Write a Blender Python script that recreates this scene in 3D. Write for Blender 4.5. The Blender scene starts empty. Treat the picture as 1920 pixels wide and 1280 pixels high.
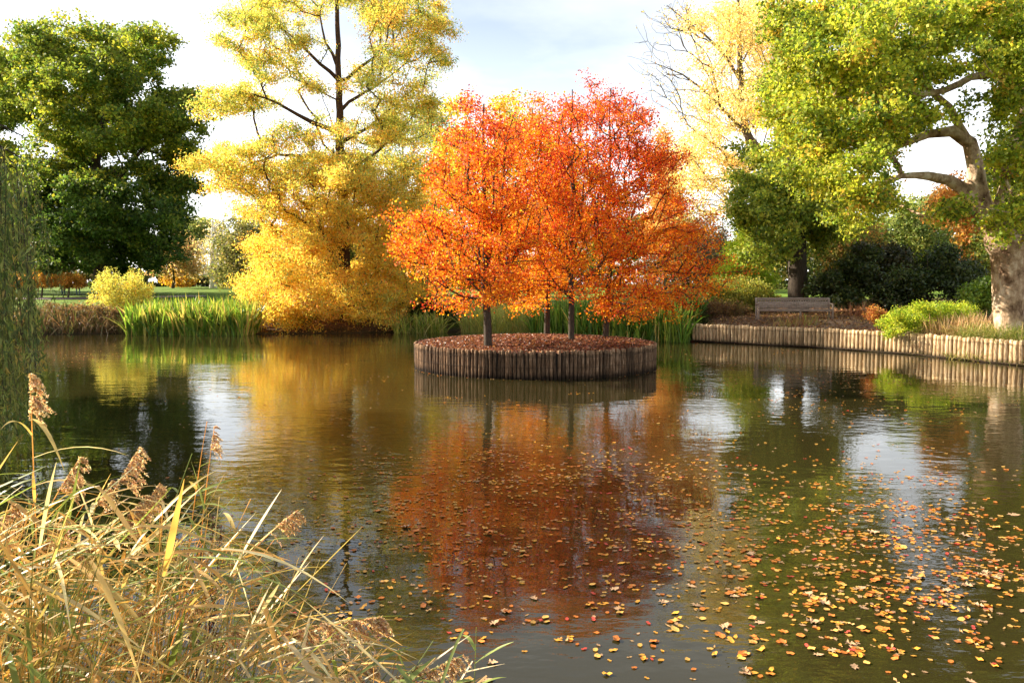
import bpy, math, random
import numpy as np
from mathutils import Vector, Matrix

# ------------------------------------------------------------------ camera, world, sun
S = bpy.context.scene
C = S.collection
R = math.radians
F, CX, CY, HOR, H = 1493.0, 960.0, 640.0, 533.0, 2.4      # focal length and frame of the photograph in pixels, eye height above the water
TH = math.atan((CY - HOR) / F)
cam = bpy.data.objects.new('camera', bpy.data.cameras.new('camera'))
C.objects.link(cam)
cam.location = (0, 0, H)
cam.rotation_euler = (R(90) - TH, 0, 0)
cam.data.sensor_width = 36
cam.data.lens = F / 1920 * 36
cam.data.clip_end = 6000
S.camera = cam

SUN_EL, SUN_AZ = R(28), math.atan2(-0.945, 0.325)         # azimuth measured clockwise from +Y
sdir = Vector((math.sin(SUN_AZ) * math.cos(SUN_EL), math.cos(SUN_AZ) * math.cos(SUN_EL), math.sin(SUN_EL)))
sl = bpy.data.lights.new('sun', 'SUN')
sl.energy = 5.0
sl.angle = R(0.5)
sl.color = (1.0, 0.9, 0.74)
sun = bpy.data.objects.new('sun', sl)
C.objects.link(sun)
sun.rotation_euler = sdir.to_track_quat('Z', 'Y').to_euler()

W = bpy.data.worlds.new('World')
S.world = W
W.use_nodes = True
nt = W.node_tree
nt.nodes.clear()
def nd(t, typ, **kw):
    n = t.nodes.new(typ)
    for k, v in kw.items(): setattr(n, k, v)
    return n
sky = nd(nt, 'ShaderNodeTexSky', sky_type='NISHITA')
sky.sun_disc = False
sky.sun_elevation = SUN_EL
sky.sun_rotation = SUN_AZ
sky.air_density = 1.0
sky.dust_density = 1.2
sky.ozone_density = 1.0
tc = nd(nt, 'ShaderNodeTexCoord')
mp = nd(nt, 'ShaderNodeMapping')
mp.inputs['Scale'].default_value = (1.3, 1.3, 4.0)
mp.inputs['Location'].default_value = (1.7, 0.35, 0.2)
nz = nd(nt, 'ShaderNodeTexNoise')
nz.inputs['Scale'].default_value = 1.6
nz.inputs['Detail'].default_value = 7
nz.inputs['Roughness'].default_value = 0.55
cr = nd(nt, 'ShaderNodeValToRGB')
cr.color_ramp.elements[0].position = 0.36
cr.color_ramp.elements[0].color = (0.38, 0.38, 0.38, 1)
cr.color_ramp.elements[1].position = 0.62
cr.color_ramp.elements[1].color = (0.92, 0.92, 0.92, 1)
mx = nd(nt, 'ShaderNodeMixRGB')
sx_ = nd(nt, 'ShaderNodeSeparateXYZ')
nt.links.new(tc.outputs['Generated'], sx_.inputs[0])
veil = nd(nt, 'ShaderNodeValToRGB')          # thin high cloud, brightest low down where one looks through most of it
ve = veil.color_ramp.elements
ve[0].position = 0.0; ve[0].color = (0.95, 0.95, 0.94, 1); ve[1].position = 0.45; ve[1].color = (0.30, 0.325, 0.36, 1)
q_ = ve.new(0.17); q_.color = (0.84, 0.86, 0.88, 1); q_ = ve.new(0.30); q_.color = (0.44, 0.465, 0.50, 1)
vm = nd(nt, 'ShaderNodeMixRGB', blend_type='MULTIPLY'); vm.inputs['Fac'].default_value = 1; vm.inputs['Color2'].default_value = (14, 14, 14, 1)
nt.links.new(sx_.outputs['Z'], veil.inputs[0]); nt.links.new(veil.outputs[0], vm.inputs['Color1']); nt.links.new(vm.outputs[0], mx.inputs['Color2'])
bg = nd(nt, 'ShaderNodeBackground')
bg.inputs['Strength'].default_value = 0.066
wo = nd(nt, 'ShaderNodeOutputWorld')
L = nt.links.new
L(tc.outputs['Generated'], mp.inputs['Vector']); L(mp.outputs[0], nz.inputs['Vector'])
L(nz.outputs['Fac'], cr.inputs[0]); L(cr.outputs[0], mx.inputs['Fac']); L(sky.outputs[0], mx.inputs['Color1'])
L(mx.outputs[0], bg.inputs['Color']); L(bg.outputs[0], wo.inputs['Surface'])

S.view_settings.view_transform = 'Standard'
S.view_settings.look = 'None'
S.view_settings.gamma = 1
S.view_settings.exposure = 1.55
S.cycles.max_bounces = 8
S.cycles.diffuse_bounces = 3
S.cycles.glossy_bounces = 3
S.cycles.transmission_bounces = 4
S.cycles.transparent_max_bounces = 4
S.cycles.caustics_reflective = False
S.cycles.caustics_refractive = False
S.cycles.use_denoising = True
try: S.cycles.denoiser = 'OPENIMAGEDENOISE'
except Exception: pass

# ------------------------------------------------------------------ helpers
rng = np.random.default_rng(7)
random.seed(7)
ct, st = math.cos(TH), math.sin(TH)
def P(px, py, Y):
    """World point at forward distance Y seen at pixel (px, py)."""
    u, v = (px - CX) / F, (CY - py) / F
    k = Y / (ct + v * st)
    return np.array([u * k, Y, H + (-st + v * ct) * k])
def G(px, py, z=0.0):
    u, v = (px - CX) / F, (CY - py) / F
    k = (z - H) / (-st + v * ct)
    return np.array([u * k, (ct + v * st) * k, z])

def tag(o, label=None, cat=None, group=None, kind=None):
    if label: o['label'] = label
    if cat: o['category'] = cat
    if group: o['group'] = group
    if kind: o['kind'] = kind
    return o
def empty(name, loc=(0, 0, 0), label=None, cat=None, group=None, kind=None):
    o = bpy.data.objects.new(name, None)
    C.objects.link(o)
    o.location = loc
    o.empty_display_size = 0.2
    return tag(o, label, cat, group, kind)

def mesh_obj(name, V, faces, mat, parent=None, col=None, smooth=False):
    """V (N,3); faces: array (M,k) or list of such arrays; col (N,3) linear colours."""
    V = np.asarray(V, dtype=np.float32)
    if isinstance(faces, np.ndarray): faces = [faces]
    faces = [np.asarray(f, dtype=np.int32) for f in faces if len(f)]
    me = bpy.data.meshes.new(name)
    me.vertices.add(len(V))
    me.vertices.foreach_set('co', V.ravel())
    li = np.concatenate([f.ravel() for f in faces])
    tot = np.concatenate([np.full(len(f), f.shape[1], dtype=np.int32) for f in faces])
    stt = np.concatenate([[0], np.cumsum(tot)[:-1]]).astype(np.int32)
    me.loops.add(len(li))
    me.loops.foreach_set('vertex_index', li)
    me.polygons.add(len(tot))
    me.polygons.foreach_set('loop_start', stt)
    me.polygons.foreach_set('loop_total', tot)
    if smooth: me.polygons.foreach_set('use_smooth', np.ones(len(tot), dtype=bool))
    me.update(calc_edges=True)
    if col is not None:
        a = me.attributes.new('Col', 'FLOAT_COLOR', 'POINT')
        c4 = np.ones((len(V), 4), dtype=np.float32)
        c4[:, :3] = col
        a.data.foreach_set('color', c4.ravel())
    if mat: me.materials.append(mat)
    o = bpy.data.objects.new(name, me)
    C.objects.link(o)
    if parent is not None:
        o.parent = parent
        o.matrix_parent_inverse = Matrix.Translation(-Vector(parent.location))   # geometry is given in world coordinates
    return o

def material(name):
    m = bpy.data.materials.new(name)
    m.use_nodes = True
    t = m.node_tree
    b = t.nodes['Principled BSDF']
    return m, t, b
def leaf_material(name, trans=0.5, rough=0.55, spec=0.3, boost=1.45):
    m, t, b = material(name)
    at = nd(t, 'ShaderNodeAttribute', attribute_name='Col')
    b.inputs['Roughness'].default_value = rough
    b.inputs['Specular IOR Level'].default_value = spec
    tr = nd(t, 'ShaderNodeBsdfTranslucent')
    mu = nd(t, 'ShaderNodeMixRGB', blend_type='MULTIPLY')
    mu.inputs['Fac'].default_value = 1
    mu.inputs['Color2'].default_value = (boost, boost, boost * 0.7, 1)
    ms = nd(t, 'ShaderNodeMixShader')
    ms.inputs[0].default_value = trans
    out = t.nodes['Material Output']
    t.links.new(at.outputs['Color'], b.inputs['Base Color'])
    t.links.new(at.outputs['Color'], mu.inputs['Color1'])
    t.links.new(mu.outputs[0], tr.inputs['Color'])
    t.links.new(b.outputs[0], ms.inputs[1]); t.links.new(tr.outputs[0], ms.inputs[2])
    t.links.new(ms.outputs[0], out.inputs['Surface'])
    return m
def noise_material(name, cols, scale=(1, 1, 1), nscale=5, detail=6, rough=0.85, bump=0.3, bdist=0.02, pos=None, bscale=None, rnd=0.0, spec=0.2):
    """Object-space noise through a colour ramp, with a bump; rnd varies the value from object to object."""
    m, t, b = material(name)
    tc = nd(t, 'ShaderNodeTexCoord'); mp = nd(t, 'ShaderNodeMapping'); mp.inputs['Scale'].default_value = scale
    nz = nd(t, 'ShaderNodeTexNoise'); nz.inputs['Scale'].default_value = nscale; nz.inputs['Detail'].default_value = detail
    nz.inputs['Roughness'].default_value = 0.65
    cr = nd(t, 'ShaderNodeValToRGB')
    n = len(cols)
    while len(cr.color_ramp.elements) < n: cr.color_ramp.elements.new(0.5)
    for i, c in enumerate(cols):
        cr.color_ramp.elements[i].position = pos[i] if pos else 0.3 + 0.4 * i / (n - 1)
        cr.color_ramp.elements[i].color = (*c, 1)
    k = t.links.new
    k(tc.outputs['Object'], mp.inputs[0]); k(mp.outputs[0], nz.inputs['Vector']); k(nz.outputs['Fac'], cr.inputs[0])
    last = cr.outputs[0]
    if rnd:
        oi = nd(t, 'ShaderNodeObjectInfo'); mr = nd(t, 'ShaderNodeMapRange')
        mr.inputs['To Min'].default_value = 1 - rnd; mr.inputs['To Max'].default_value = 1 + rnd
        mu = nd(t, 'ShaderNodeMixRGB', blend_type='MULTIPLY'); mu.inputs['Fac'].default_value = 1
        k(oi.outputs['Random'], mr.inputs[0]); k(last, mu.inputs['Color1']); k(mr.outputs[0], mu.inputs['Color2'])
        last = mu.outputs[0]
        va = nd(t, 'ShaderNodeVectorMath', operation='ADD'); k(tc.outputs['Object'], va.inputs[0]); 
        ms = nd(t, 'ShaderNodeMath', operation='MULTIPLY'); ms.inputs[1].default_value = 37; k(oi.outputs['Random'], ms.inputs[0]); k(ms.outputs[0], va.inputs[1]); k(va.outputs[0], mp.inputs[0])
    k(last, b.inputs['Base Color'])
    b.inputs['Roughness'].default_value = rough
    b.inputs['Specular IOR Level'].default_value = spec
    n2 = nd(t, 'ShaderNodeTexNoise'); n2.inputs['Scale'].default_value = bscale or nscale * 3; n2.inputs['Detail'].default_value = 5
    k(mp.outputs[0], n2.inputs['Vector'])
    bp = nd(t, 'ShaderNodeBump'); bp.inputs['Strength'].default_value = bump; bp.inputs['Distance'].default_value = bdist
    k(n2.outputs['Fac'], bp.inputs['Height']); k(bp.outputs[0], b.inputs['Normal'])
    return m

LEAF = leaf_material('leaf')
LEAF_THICK = leaf_material('leaf_thick', trans=0.25, rough=0.42, spec=0.45)
BLADE = leaf_material('blade', trans=0.35, rough=0.45, spec=0.4)
BARK_DARK = noise_material('bark_dark', [(0.025, 0.018, 0.012), (0.09, 0.068, 0.048)], (6, 6, 1.2), 3, bump=0.6)
BARK_GREY = noise_material('bark_grey', [(0.05, 0.036, 0.024), (0.17, 0.135, 0.095)], (8, 8, 2), 5, bump=0.6)
BARK_RED = noise_material('bark_red', [(0.03, 0.015, 0.010), (0.11, 0.058, 0.036)], (6, 6, 0.8), 4, bump=0.7)
BARK_PALE = noise_material('bark_pale', [(0.12, 0.065, 0.035), (0.42, 0.28, 0.17), (0.66, 0.52, 0.37)], (1, 1, 0.7), 3.0, detail=11, bump=1.0, bdist=0.09, bscale=6, pos=[0.36, 0.5, 0.62])
BARK_WHITE = noise_material('bark_white', [(0.35, 0.31, 0.27), (0.8, 0.78, 0.73)], (1, 1, 3), 4, pos=[0.3, 0.45])

def unit(v):
    return v / np.maximum(np.linalg.norm(v, axis=-1, keepdims=True), 1e-9)

class Tubes:
    def __init__(s): s.V = []; s.F = []; s.n = 0
    def tube(s, pts, rad, k=6, cap=True):
        pts = np.asarray(pts, float); rad = np.broadcast_to(np.asarray(rad, float), (len(pts),))
        d = np.gradient(pts, axis=0); d = unit(d)
        a = np.zeros_like(d)
        a[0] = np.cross(d[0], (0, 0, 1) if abs(d[0, 2]) < 0.8 else (1, 0.1, 0)); a[0] /= np.linalg.norm(a[0]) + 1e-9
        for i in range(1, len(d)):
            v = a[i - 1] - d[i] * np.dot(a[i - 1], d[i]); a[i] = v / (np.linalg.norm(v) + 1e-9)
        b = np.cross(d, a)
        t = np.linspace(0, 2 * np.pi, k, endpoint=False)
        ring = pts[:, None, :] + rad[:, None, None] * (np.cos(t)[None, :, None] * a[:, None, :] + np.sin(t)[None, :, None] * b[:, None, :])
        m = len(pts)
        i = np.arange(m - 1)[:, None] * k + np.arange(k)[None, :]
        j = np.arange(m - 1)[:, None] * k + (np.arange(k)[None, :] + 1) % k
        f = np.stack([i, j, j + k, i + k], -1).reshape(-1, 4) + s.n
        s.V.append(ring.reshape(-1, 3)); s.F.append(f); s.n += m * k
        if cap:
            s.V.append(np.array([pts[-1] + d[-1] * rad[-1] * 0.3])); last = s.n - k
            c = np.stack([last + np.arange(k), last + (np.arange(k) + 1) % k, np.full(k, s.n), np.full(k, s.n)], -1)
            s.caps = getattr(s, 'caps', []); s.caps.append(c[:, :3]); s.n += 1
    def build(s, name, mat, parent=None, col=None, smooth=True):
        V = np.concatenate(s.V)
        fs = [np.concatenate(s.F)]
        if getattr(s, 'caps', None): fs.append(np.concatenate(s.caps))
        c = None if col is None else np.broadcast_to(np.array(col), V.shape)
        return mesh_obj(name, V, fs, mat, parent, col=c, smooth=smooth)

def leaf_quads(cen, size, aspect=0.55, flat=0.0, droop=0.0, jitter=0.35, outward=None):
    """Rhombic folded leaves. flat: 0 random orientation, 1 facing up; droop pulls the tip down."""
    n = len(cen)
    nrm = rng.normal(size=(n, 3))
    nrm[:, 2] = nrm[:, 2] * (1 - flat) + np.abs(nrm[:, 2]) * flat + flat * 1.5
    nrm = unit(nrm)
    d = rng.normal(size=(n, 3)); d[:, 2] -= droop * 2
    if outward is not None: d += outward * 1.2
    d = unit(d - nrm * (d * nrm).sum(1, keepdims=True))
    s = np.cross(nrm, d)
    L = size * (1 + jitter * rng.uniform(-1, 1, n))[:, None]
    Wd = L * aspect * 0.5
    up = nrm * L * 0.12
    v = np.stack([cen - d * L * 0.5, cen + s * Wd + up, cen + d * L * 0.5, cen - s * Wd + up], 1)
    return v.reshape(-1, 3), np.arange(n * 4).reshape(n, 4)

def leaves_obj(name, cen, size, colors, mat, parent, **kw):
    V, Fq = leaf_quads(cen, size, **kw)
    return mesh_obj(name, V, Fq, mat, parent, col=np.repeat(colors, 4, axis=0))

def palette(cols, weights, n, target_ids, ntar, spread=0.5, var=0.18):
    """Mixed colours: each clump leans to one colour, each leaf varies around it."""
    cols = np.array(cols, float); w = np.array(weights, float)
    w = w / w.sum()
    base = rng.choice(len(cols), size=ntar, p=w)
    idx = np.where(rng.uniform(size=n) < spread, rng.choice(len(cols), size=n, p=w), base[target_ids])
    c = cols[idx] * (1 + var * rng.normal(size=(n, 1)))
    c = c * (1 + 0.07 * rng.normal(size=(n, 3)))
    return np.clip(c, 0.004, 0.95)

def mst(nodes, par, plen, allow, targets, alpha, up=0.0, down=0.0):
    """Attach targets greedily: nearest in straight distance plus alpha * path length to the base."""
    N = np.array(nodes); par = list(par); n0 = len(N); m = len(targets)
    A = np.vstack([N, targets]); path = np.concatenate([plen, np.zeros(m)])
    best = np.full(m, 1e9); bi = np.zeros(m, int)
    def upd(i):
        d = np.linalg.norm(targets - A[i], axis=1)
        c = d + alpha * path[i] + up * np.maximum(0, A[i, 2] - targets[:, 2]) + down * np.maximum(0, targets[:, 2] - A[i, 2])
        better = c < best
        best[better] = c[better]; bi[better] = i
    for i in range(n0):
        if allow[i]: upd(i)
    par += [-1] * m
    done = np.zeros(m, bool)
    for _ in range(m):
        j = int(np.argmin(np.where(done, 1e12, best)))
        done[j] = True
        par[n0 + j] = int(bi[j])
        path[n0 + j] = path[bi[j]] + np.linalg.norm(targets[j] - A[bi[j]])
        best[j] = 1e9
        b = best.copy(); b2 = bi.copy()
        upd(n0 + j)
        best[done] = b[done]; bi[done] = b2[done]
    return A, par

def densify(poly, step, wob=0.0):
    out = [np.array(poly[0], float)]
    for a, b in zip(poly[:-1], poly[1:]):
        a, b = np.array(a, float), np.array(b, float)
        n = max(1, int(np.linalg.norm(b[:3] - a[:3]) / step))
        for i in range(1, n + 1):
            p = a + (b - a) * i / n
            if i < n and wob: p[:3] = p[:3] + rng.normal(size=3) * wob
            out.append(p)
    return np.array(out)

def tree(name, label, cat, Y, limbs, blobs, ntar, depth, leaf, nleaf, sigma, colf, bark, tip=0.012, alpha=0.35, up=0.0, down=0.0,
         bare=0.0, leaf_mat=None, group=None, aspect=0.55, flat=0.25, droop=0.2, part='crown', sides=7, ycen=None, flatsig=0.75, skeleton=True, step=0.5, bough=0.0, per=13):
    """limbs: list of (polyline of (px, py[, dY]), r_start, r_end); blobs: (px, py, rx, ry[, weight[, dY]]) silhouettes filled with leaf clumps."""
    global_base = P(limbs[0][0][0][0], limbs[0][0][0][1], Y)
    root = empty(name, tuple(global_base), label, cat, group)
    nodes, par, rad, plen, allow = [], [], [], [], []
    gz0 = float(ground(global_base[0], global_base[1]))
    foot = gz0 > 0 and global_base[2] > gz0 + 0.05
    if foot: root.location[2] = gz0
    for li, (poly, r0, r1) in enumerate(limbs):
        w = [P(q[0], q[1], Y + (q[2] if len(q) > 2 else 0)) for q in poly]
        w = densify(w, step, 0.0 if li == 0 and bark is BARK_PALE else 0.03)
        if li == 0:
            start = -1; cum = 0.0
            if foot: w = np.vstack([[w[0][0], w[0][1], gz0 - 0.1], w])
        else:
            d = np.linalg.norm(np.array(nodes) - w[0], axis=1); start = int(np.argmin(d)); cum = plen[start]
        if li and np.linalg.norm(w[0] - nodes[start]) < 0.3: w = w[1:]
        n = len(w)
        for i, p in enumerate(w):
            par.append(start if i == 0 else len(nodes) - 1)
            if i: cum += float(np.linalg.norm(p - w[i - 1]))
            rad.append(r0 + (r1 - r0) * i / max(1, n - 1)); plen.append(cum)
            allow.append(p[2] - global_base[2] >= bare); nodes.append(p)
    nfix = len(nodes)
    # clump centres inside the silhouettes
    bl = np.array([[b[0], b[1], b[2], b[3], b[4] if len(b) > 4 else 1.0, b[5] if len(b) > 5 else 0.0] for b in blobs], float)
    area = bl[:, 2] * bl[:, 3] * bl[:, 4]
    which = rng.choice(len(bl), size=ntar, p=area / area.sum())
    xm, xs = (bl[:, 0] * area).sum() / area.sum(), max(40.0, (bl[:, 0] + bl[:, 2]).max() - (bl[:, 0] - bl[:, 2]).min()) / 2
    T = []
    if bough: which = rng.choice(len(bl), size=ntar // per, p=area / area.sum())
    for k in which:
        a, r = rng.uniform(0, 2 * np.pi), math.sqrt(rng.uniform())
        px, py = bl[k, 0] + r * math.cos(a) * bl[k, 2], bl[k, 1] + r * math.sin(a) * bl[k, 3]
        dd = depth * math.sqrt(max(0.08, 1 - min(1, ((px - xm) / xs) ** 2)))
        T.append(P(px, py, Y + bl[k, 5] + rng.uniform(-1, 1) * dd))
    T = np.array(T)
    if bough:      # foliage grows in boughs: each centre carries a flattened spray of clumps
        sz = bough * rng.uniform(0.55, 1.35, (len(T), 1)); T = np.repeat(T, per, axis=0); sz = np.repeat(sz, per, axis=0); which = np.repeat(which, per)
        o_ = unit(rng.normal(size=T.shape)) * rng.uniform(size=(len(T), 1)) ** 0.4
        o_[:, 2] *= 0.55
        T = T + o_ * sz; ntar = len(T)
    A, pr = mst(nodes, par, np.array(plen), allow, T, alpha, up, down)
    # pipe-model radii
    n = len(A); kids = [[] for _ in range(n)]
    for i, p in enumerate(pr):
        if p >= 0: kids[p].append(i)
    tips = np.zeros(n)
    order, stack = [], [i for i, p in enumerate(pr) if p < 0]
    while stack:
        i = stack.pop(); order.append(i); stack += kids[i]
    for i in reversed(order): tips[i] = max(1, sum(tips[k] for k in kids[i]))
    rr = tip * tips ** 0.46
    for i in range(nfix): rr[i] = rad[i]
    for i in order:
        if pr[i] >= 0 and i >= nfix: rr[i] = min(rr[i], rr[pr[i]] * 0.98)
    # chains
    tb = Tubes()
    starts = [(i, None) for i, p in enumerate(pr) if p < 0]
    while starts:
        i, p = starts.pop()
        ch = [i]
        while kids[ch[-1]]:
            ks = sorted(kids[ch[-1]], key=lambda k: -rr[k] if k >= nfix else -rr[k] - 1)
            starts += [(k, ch[-1]) for k in ks[1:]]
            ch.append(ks[0])
        pts = [A[j] for j in ch]; rs = [rr[j] for j in ch]
        if p is not None: pts = [A[p]] + pts; rs = [min(rr[p], rs[0] * 1.15)] + rs
        if len(pts) < 2: continue
        pts = np.array(pts); rs = np.array(rs)
        # smooth curve through the nodes with a little wander
        if len(pts) > 1 and ch[-1] >= nfix:
            q = [pts[0]]; qr = [rs[0]]
            for a in range(len(pts) - 1):
                seg = np.linalg.norm(pts[a + 1] - pts[a])
                if ch[min(a + (0 if p is None else -1) + 1, len(ch) - 1)] < nfix or seg < 0.25: 
                    q.append(pts[a + 1]); qr.append(rs[a + 1]); continue
                pm = pts[a - 1] if a > 0 else pts[a] - (pts[a + 1] - pts[a]) * 0.5
                pn = pts[a + 2] if a + 2 < len(pts) else pts[a + 1]
                for t in (0.33, 0.67, 1.0):
                    m1, m2 = (pts[a + 1] - pm) * 0.35, (pn - pts[a]) * 0.35
                    h = (2*t**3-3*t**2+1)*pts[a] + (t**3-2*t**2+t)*m1 + (-2*t**3+3*t**2)*pts[a+1] + (t**3-t**2)*m2
                    if t < 1: h = h + rng.normal(size=3) * seg * 0.035
                    q.append(h); qr.append(rs[a] + (rs[a + 1] - rs[a]) * t)
            pts, rs = np.array(q), np.array(qr)
        rs = np.maximum(rs, tip * 0.6)
        big = rs.max()
        if bark is BARK_PALE: rs = rs * (1 + 0.05 * np.sin(np.arange(len(rs)) * 2.1))
        tb.tube(pts, rs, 12 if big > 0.2 else (sides if big > 0.05 else 4))
    if skeleton:
        tb.build('trunk' if cat == 'tree' else 'branches', bark, root)
    # leaves round the clump centres
    if nleaf:
        dens = bl[which, 4] ** 0 * np.array([1.0 if len(blobs[k]) < 7 else blobs[k][6] for k in which])
        pw = dens / dens.sum()
        tid = rng.choice(ntar, size=nleaf, p=pw)
        off = rng.normal(size=(nleaf, 3))
        off = off / np.maximum(np.linalg.norm(off, axis=1, keepdims=True), 1e-6) * (rng.uniform(size=(nleaf, 1)) ** 0.45) * sigma * 1.7
        off[:, 2] *= flatsig
        # a share of the leaves runs back along the twig towards its parent
        par_t = np.array([A[pr[nfix + k]] for k in range(ntar)])
        back = (rng.uniform(size=nleaf) < 0.35)
        cen = T[tid] + off
        seg = par_t[tid] - T[tid]
        ln = np.linalg.norm(seg, axis=1, keepdims=True)
        seg = seg * np.minimum(1, 1.2 / np.maximum(ln, 1e-6))
        cen[back] = T[tid][back] + off[back] * 0.5 + seg[back] * rng.uniform(0, 1, (back.sum(), 1))
        cols = colf(cen, tid, ntar)
        leaves_obj(part, cen, leaf, cols, leaf_mat or LEAF, root, aspect=aspect, flat=flat, droop=droop)
    return root

# ------------------------------------------------------------------ terrain, water
SHORE = [(-0.5, 3.3), (-2.6, 3.7), (-5.5, 4.8), (-8.6, 7.5), (-10.2, 11), (-13.5, 16), (-21, 22), (-30, 30), (-31, 36.5), (-24, 37.8), (-18.5, 39.2),
         (-12, 38.6), (-6.5, 39.6), (-2, 40.6), (1.5, 38.6), (4.5, 36.2), (7.0, 34.6), (7.9, 33.3), (9.7, 31.8), (11.8, 29.95), (13.6, 27.4), (14.7, 24.4), (15.5, 22.6),
         (17.5, 19), (19.5, 12), (18, 6), (12, 3.2), (5, 2.4)]
SH = np.array(SHORE)
def shore_dist(x, y):
    """Signed distance to the shore line, positive on land."""
    x = np.asarray(x, float); y = np.asarray(y, float)
    d = np.full(x.shape, 1e9); inside = np.zeros(x.shape, bool)
    for (x0, y0), (x1, y1) in zip(SH, np.roll(SH, -1, 0)):
        dx, dy = x1 - x0, y1 - y0
        t = np.clip(((x - x0) * dx + (y - y0) * dy) / (dx * dx + dy * dy), 0, 1)
        d = np.minimum(d, np.hypot(x - x0 - t * dx, y - y0 - t * dy))
        c = ((y0 > y) != (y1 > y))
        xi = x0 + (y - y0) / (dy if dy else 1e-9) * dx
        inside ^= c & (x < xi)
    return np.where(inside, -d, d)
def sstep(a, b, x):
    t = np.clip((x - a) / (b - a), 0, 1); return t * t * (3 - 2 * t)
def ground(x, y):
    x = np.asarray(x, float); y = np.asarray(y, float)
    d = shore_dist(x, y)
    right = sstep(6.5, 8.0, x) * sstep(10, 16, y)           # the palisaded bank
    soft = -0.75 + 0.8 * sstep(-1.6, 0.0, d) + 0.5 * sstep(0.0, 1.6, d)
    hard = np.where(d < 0.10, -0.75, 0.66 + 0.34 * sstep(0.2, 3.5, d) + 0.25 * sstep(5, 15, d))
    z = soft * (1 - right) + hard * right
    far = 0.45 * sstep(40, 50, y) + 0.5 * sstep(46, 66, y) + 0.5 * sstep(60, 105, y) + 0.25 * sstep(100, 220, y)
    z = z + np.where(d > 0, far * (1 - 0.35 * right), 0)
    z = z + np.where(d > 0.3, 0.04 * np.sin(x * 0.9 + 1.3 * np.sin(y * 0.4)) * np.cos(y * 0.7), 0)
    near = sstep(9, 2, np.hypot(x, y)) * np.where(d > 0, 1, 0) * 0.25
    return z + near

def axis(lo, hi, step, far, n):
    a = np.arange(lo, hi + 1e-6, step)
    g = np.geomspace(step * 1.5, far, n)
    return np.concatenate([lo - g[::-1], a, hi + g])
xs = axis(-34, 26, 0.2, 2500, 38); ys = axis(-4, 50, 0.2, 2500, 38)
gx, gy = np.meshgrid(xs, ys)
gz = ground(gx, gy)
V = np.stack([gx, gy, gz], -1).reshape(-1, 3)
nx, ny = len(xs), len(ys)
i = (np.arange(ny - 1)[:, None] * nx + np.arange(nx - 1)[None, :]).ravel()
Fq = np.stack([i, i + 1, i + nx + 1, i + nx], -1)
dsh = shore_dist(V[:, 0], V[:, 1])
lawn = np.array([0.13, 0.2, 0.025]); litter = np.array([0.17, 0.095, 0.055]); mud = np.array([0.06, 0.045, 0.025]); tan = np.array([0.30, 0.19, 0.12])
col = np.tile(lawn, (len(V), 1))
def mixc(c, b, f): return c * (1 - f[:, None]) + b * f[:, None]
rb = sstep(5.5, 8, V[:, 0]) * sstep(4, 12, V[:, 1]) * sstep(52, 44, V[:, 1])
col = mixc(col, litter, rb)
col = mixc(col, tan, rb * sstep(11.2, 12.3, V[:, 0]) * sstep(4, 2.2, dsh) * 0.8)
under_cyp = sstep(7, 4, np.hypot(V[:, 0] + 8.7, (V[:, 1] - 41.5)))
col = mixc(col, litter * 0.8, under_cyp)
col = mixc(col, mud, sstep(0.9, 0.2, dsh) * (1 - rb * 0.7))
mg, t, b = material('ground')
at = nd(t, 'ShaderNodeAttribute', attribute_name='Col'); tcn = nd(t, 'ShaderNodeTexCoord')
n1 = nd(t, 'ShaderNodeTexNoise'); n1.inputs['Scale'].default_value = 9; n1.inputs['Detail'].default_value = 8
n2 = nd(t, 'ShaderNodeTexNoise'); n2.inputs['Scale'].default_value = 0.6; n2.inputs['Detail'].default_value = 4
ml = nd(t, 'ShaderNodeMath', operation='MULTIPLY'); mr = nd(t, 'ShaderNodeMapRange'); mr.inputs['From Min'].default_value = 0.12; mr.inputs['From Max'].default_value = 0.42
mr.inputs['To Min'].default_value = 0.45; mr.inputs['To Max'].default_value = 1.6
mu = nd(t, 'ShaderNodeMixRGB', blend_type='MULTIPLY'); mu.inputs['Fac'].default_value = 1
k = t.links.new
k(tcn.outputs['Object'], n1.inputs['Vector']); k(tcn.outputs['Object'], n2.inputs['Vector']); k(n1.outputs['Fac'], ml.inputs[0]); k(n2.outputs['Fac'], ml.inputs[1])
k(ml.outputs[0], mr.inputs[0]); k(at.outputs['Color'], mu.inputs['Color1']); k(mr.outputs[0], mu.inputs['Color2']); k(mu.outputs[0], b.inputs['Base Color'])
b.inputs['Roughness'].default_value = 0.95; b.inputs['Specular IOR Level'].default_value = 0.1
bp = nd(t, 'ShaderNodeBump'); bp.inputs['Strength'].default_value = 0.8; bp.inputs['Distance'].default_value = 0.05
k(n1.outputs['Fac'], bp.inputs['Height']); k(bp.outputs[0], b.inputs['Normal'])
tag(mesh_obj('ground', V, Fq, mg, col=col, smooth=True), kind='structure')

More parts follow.
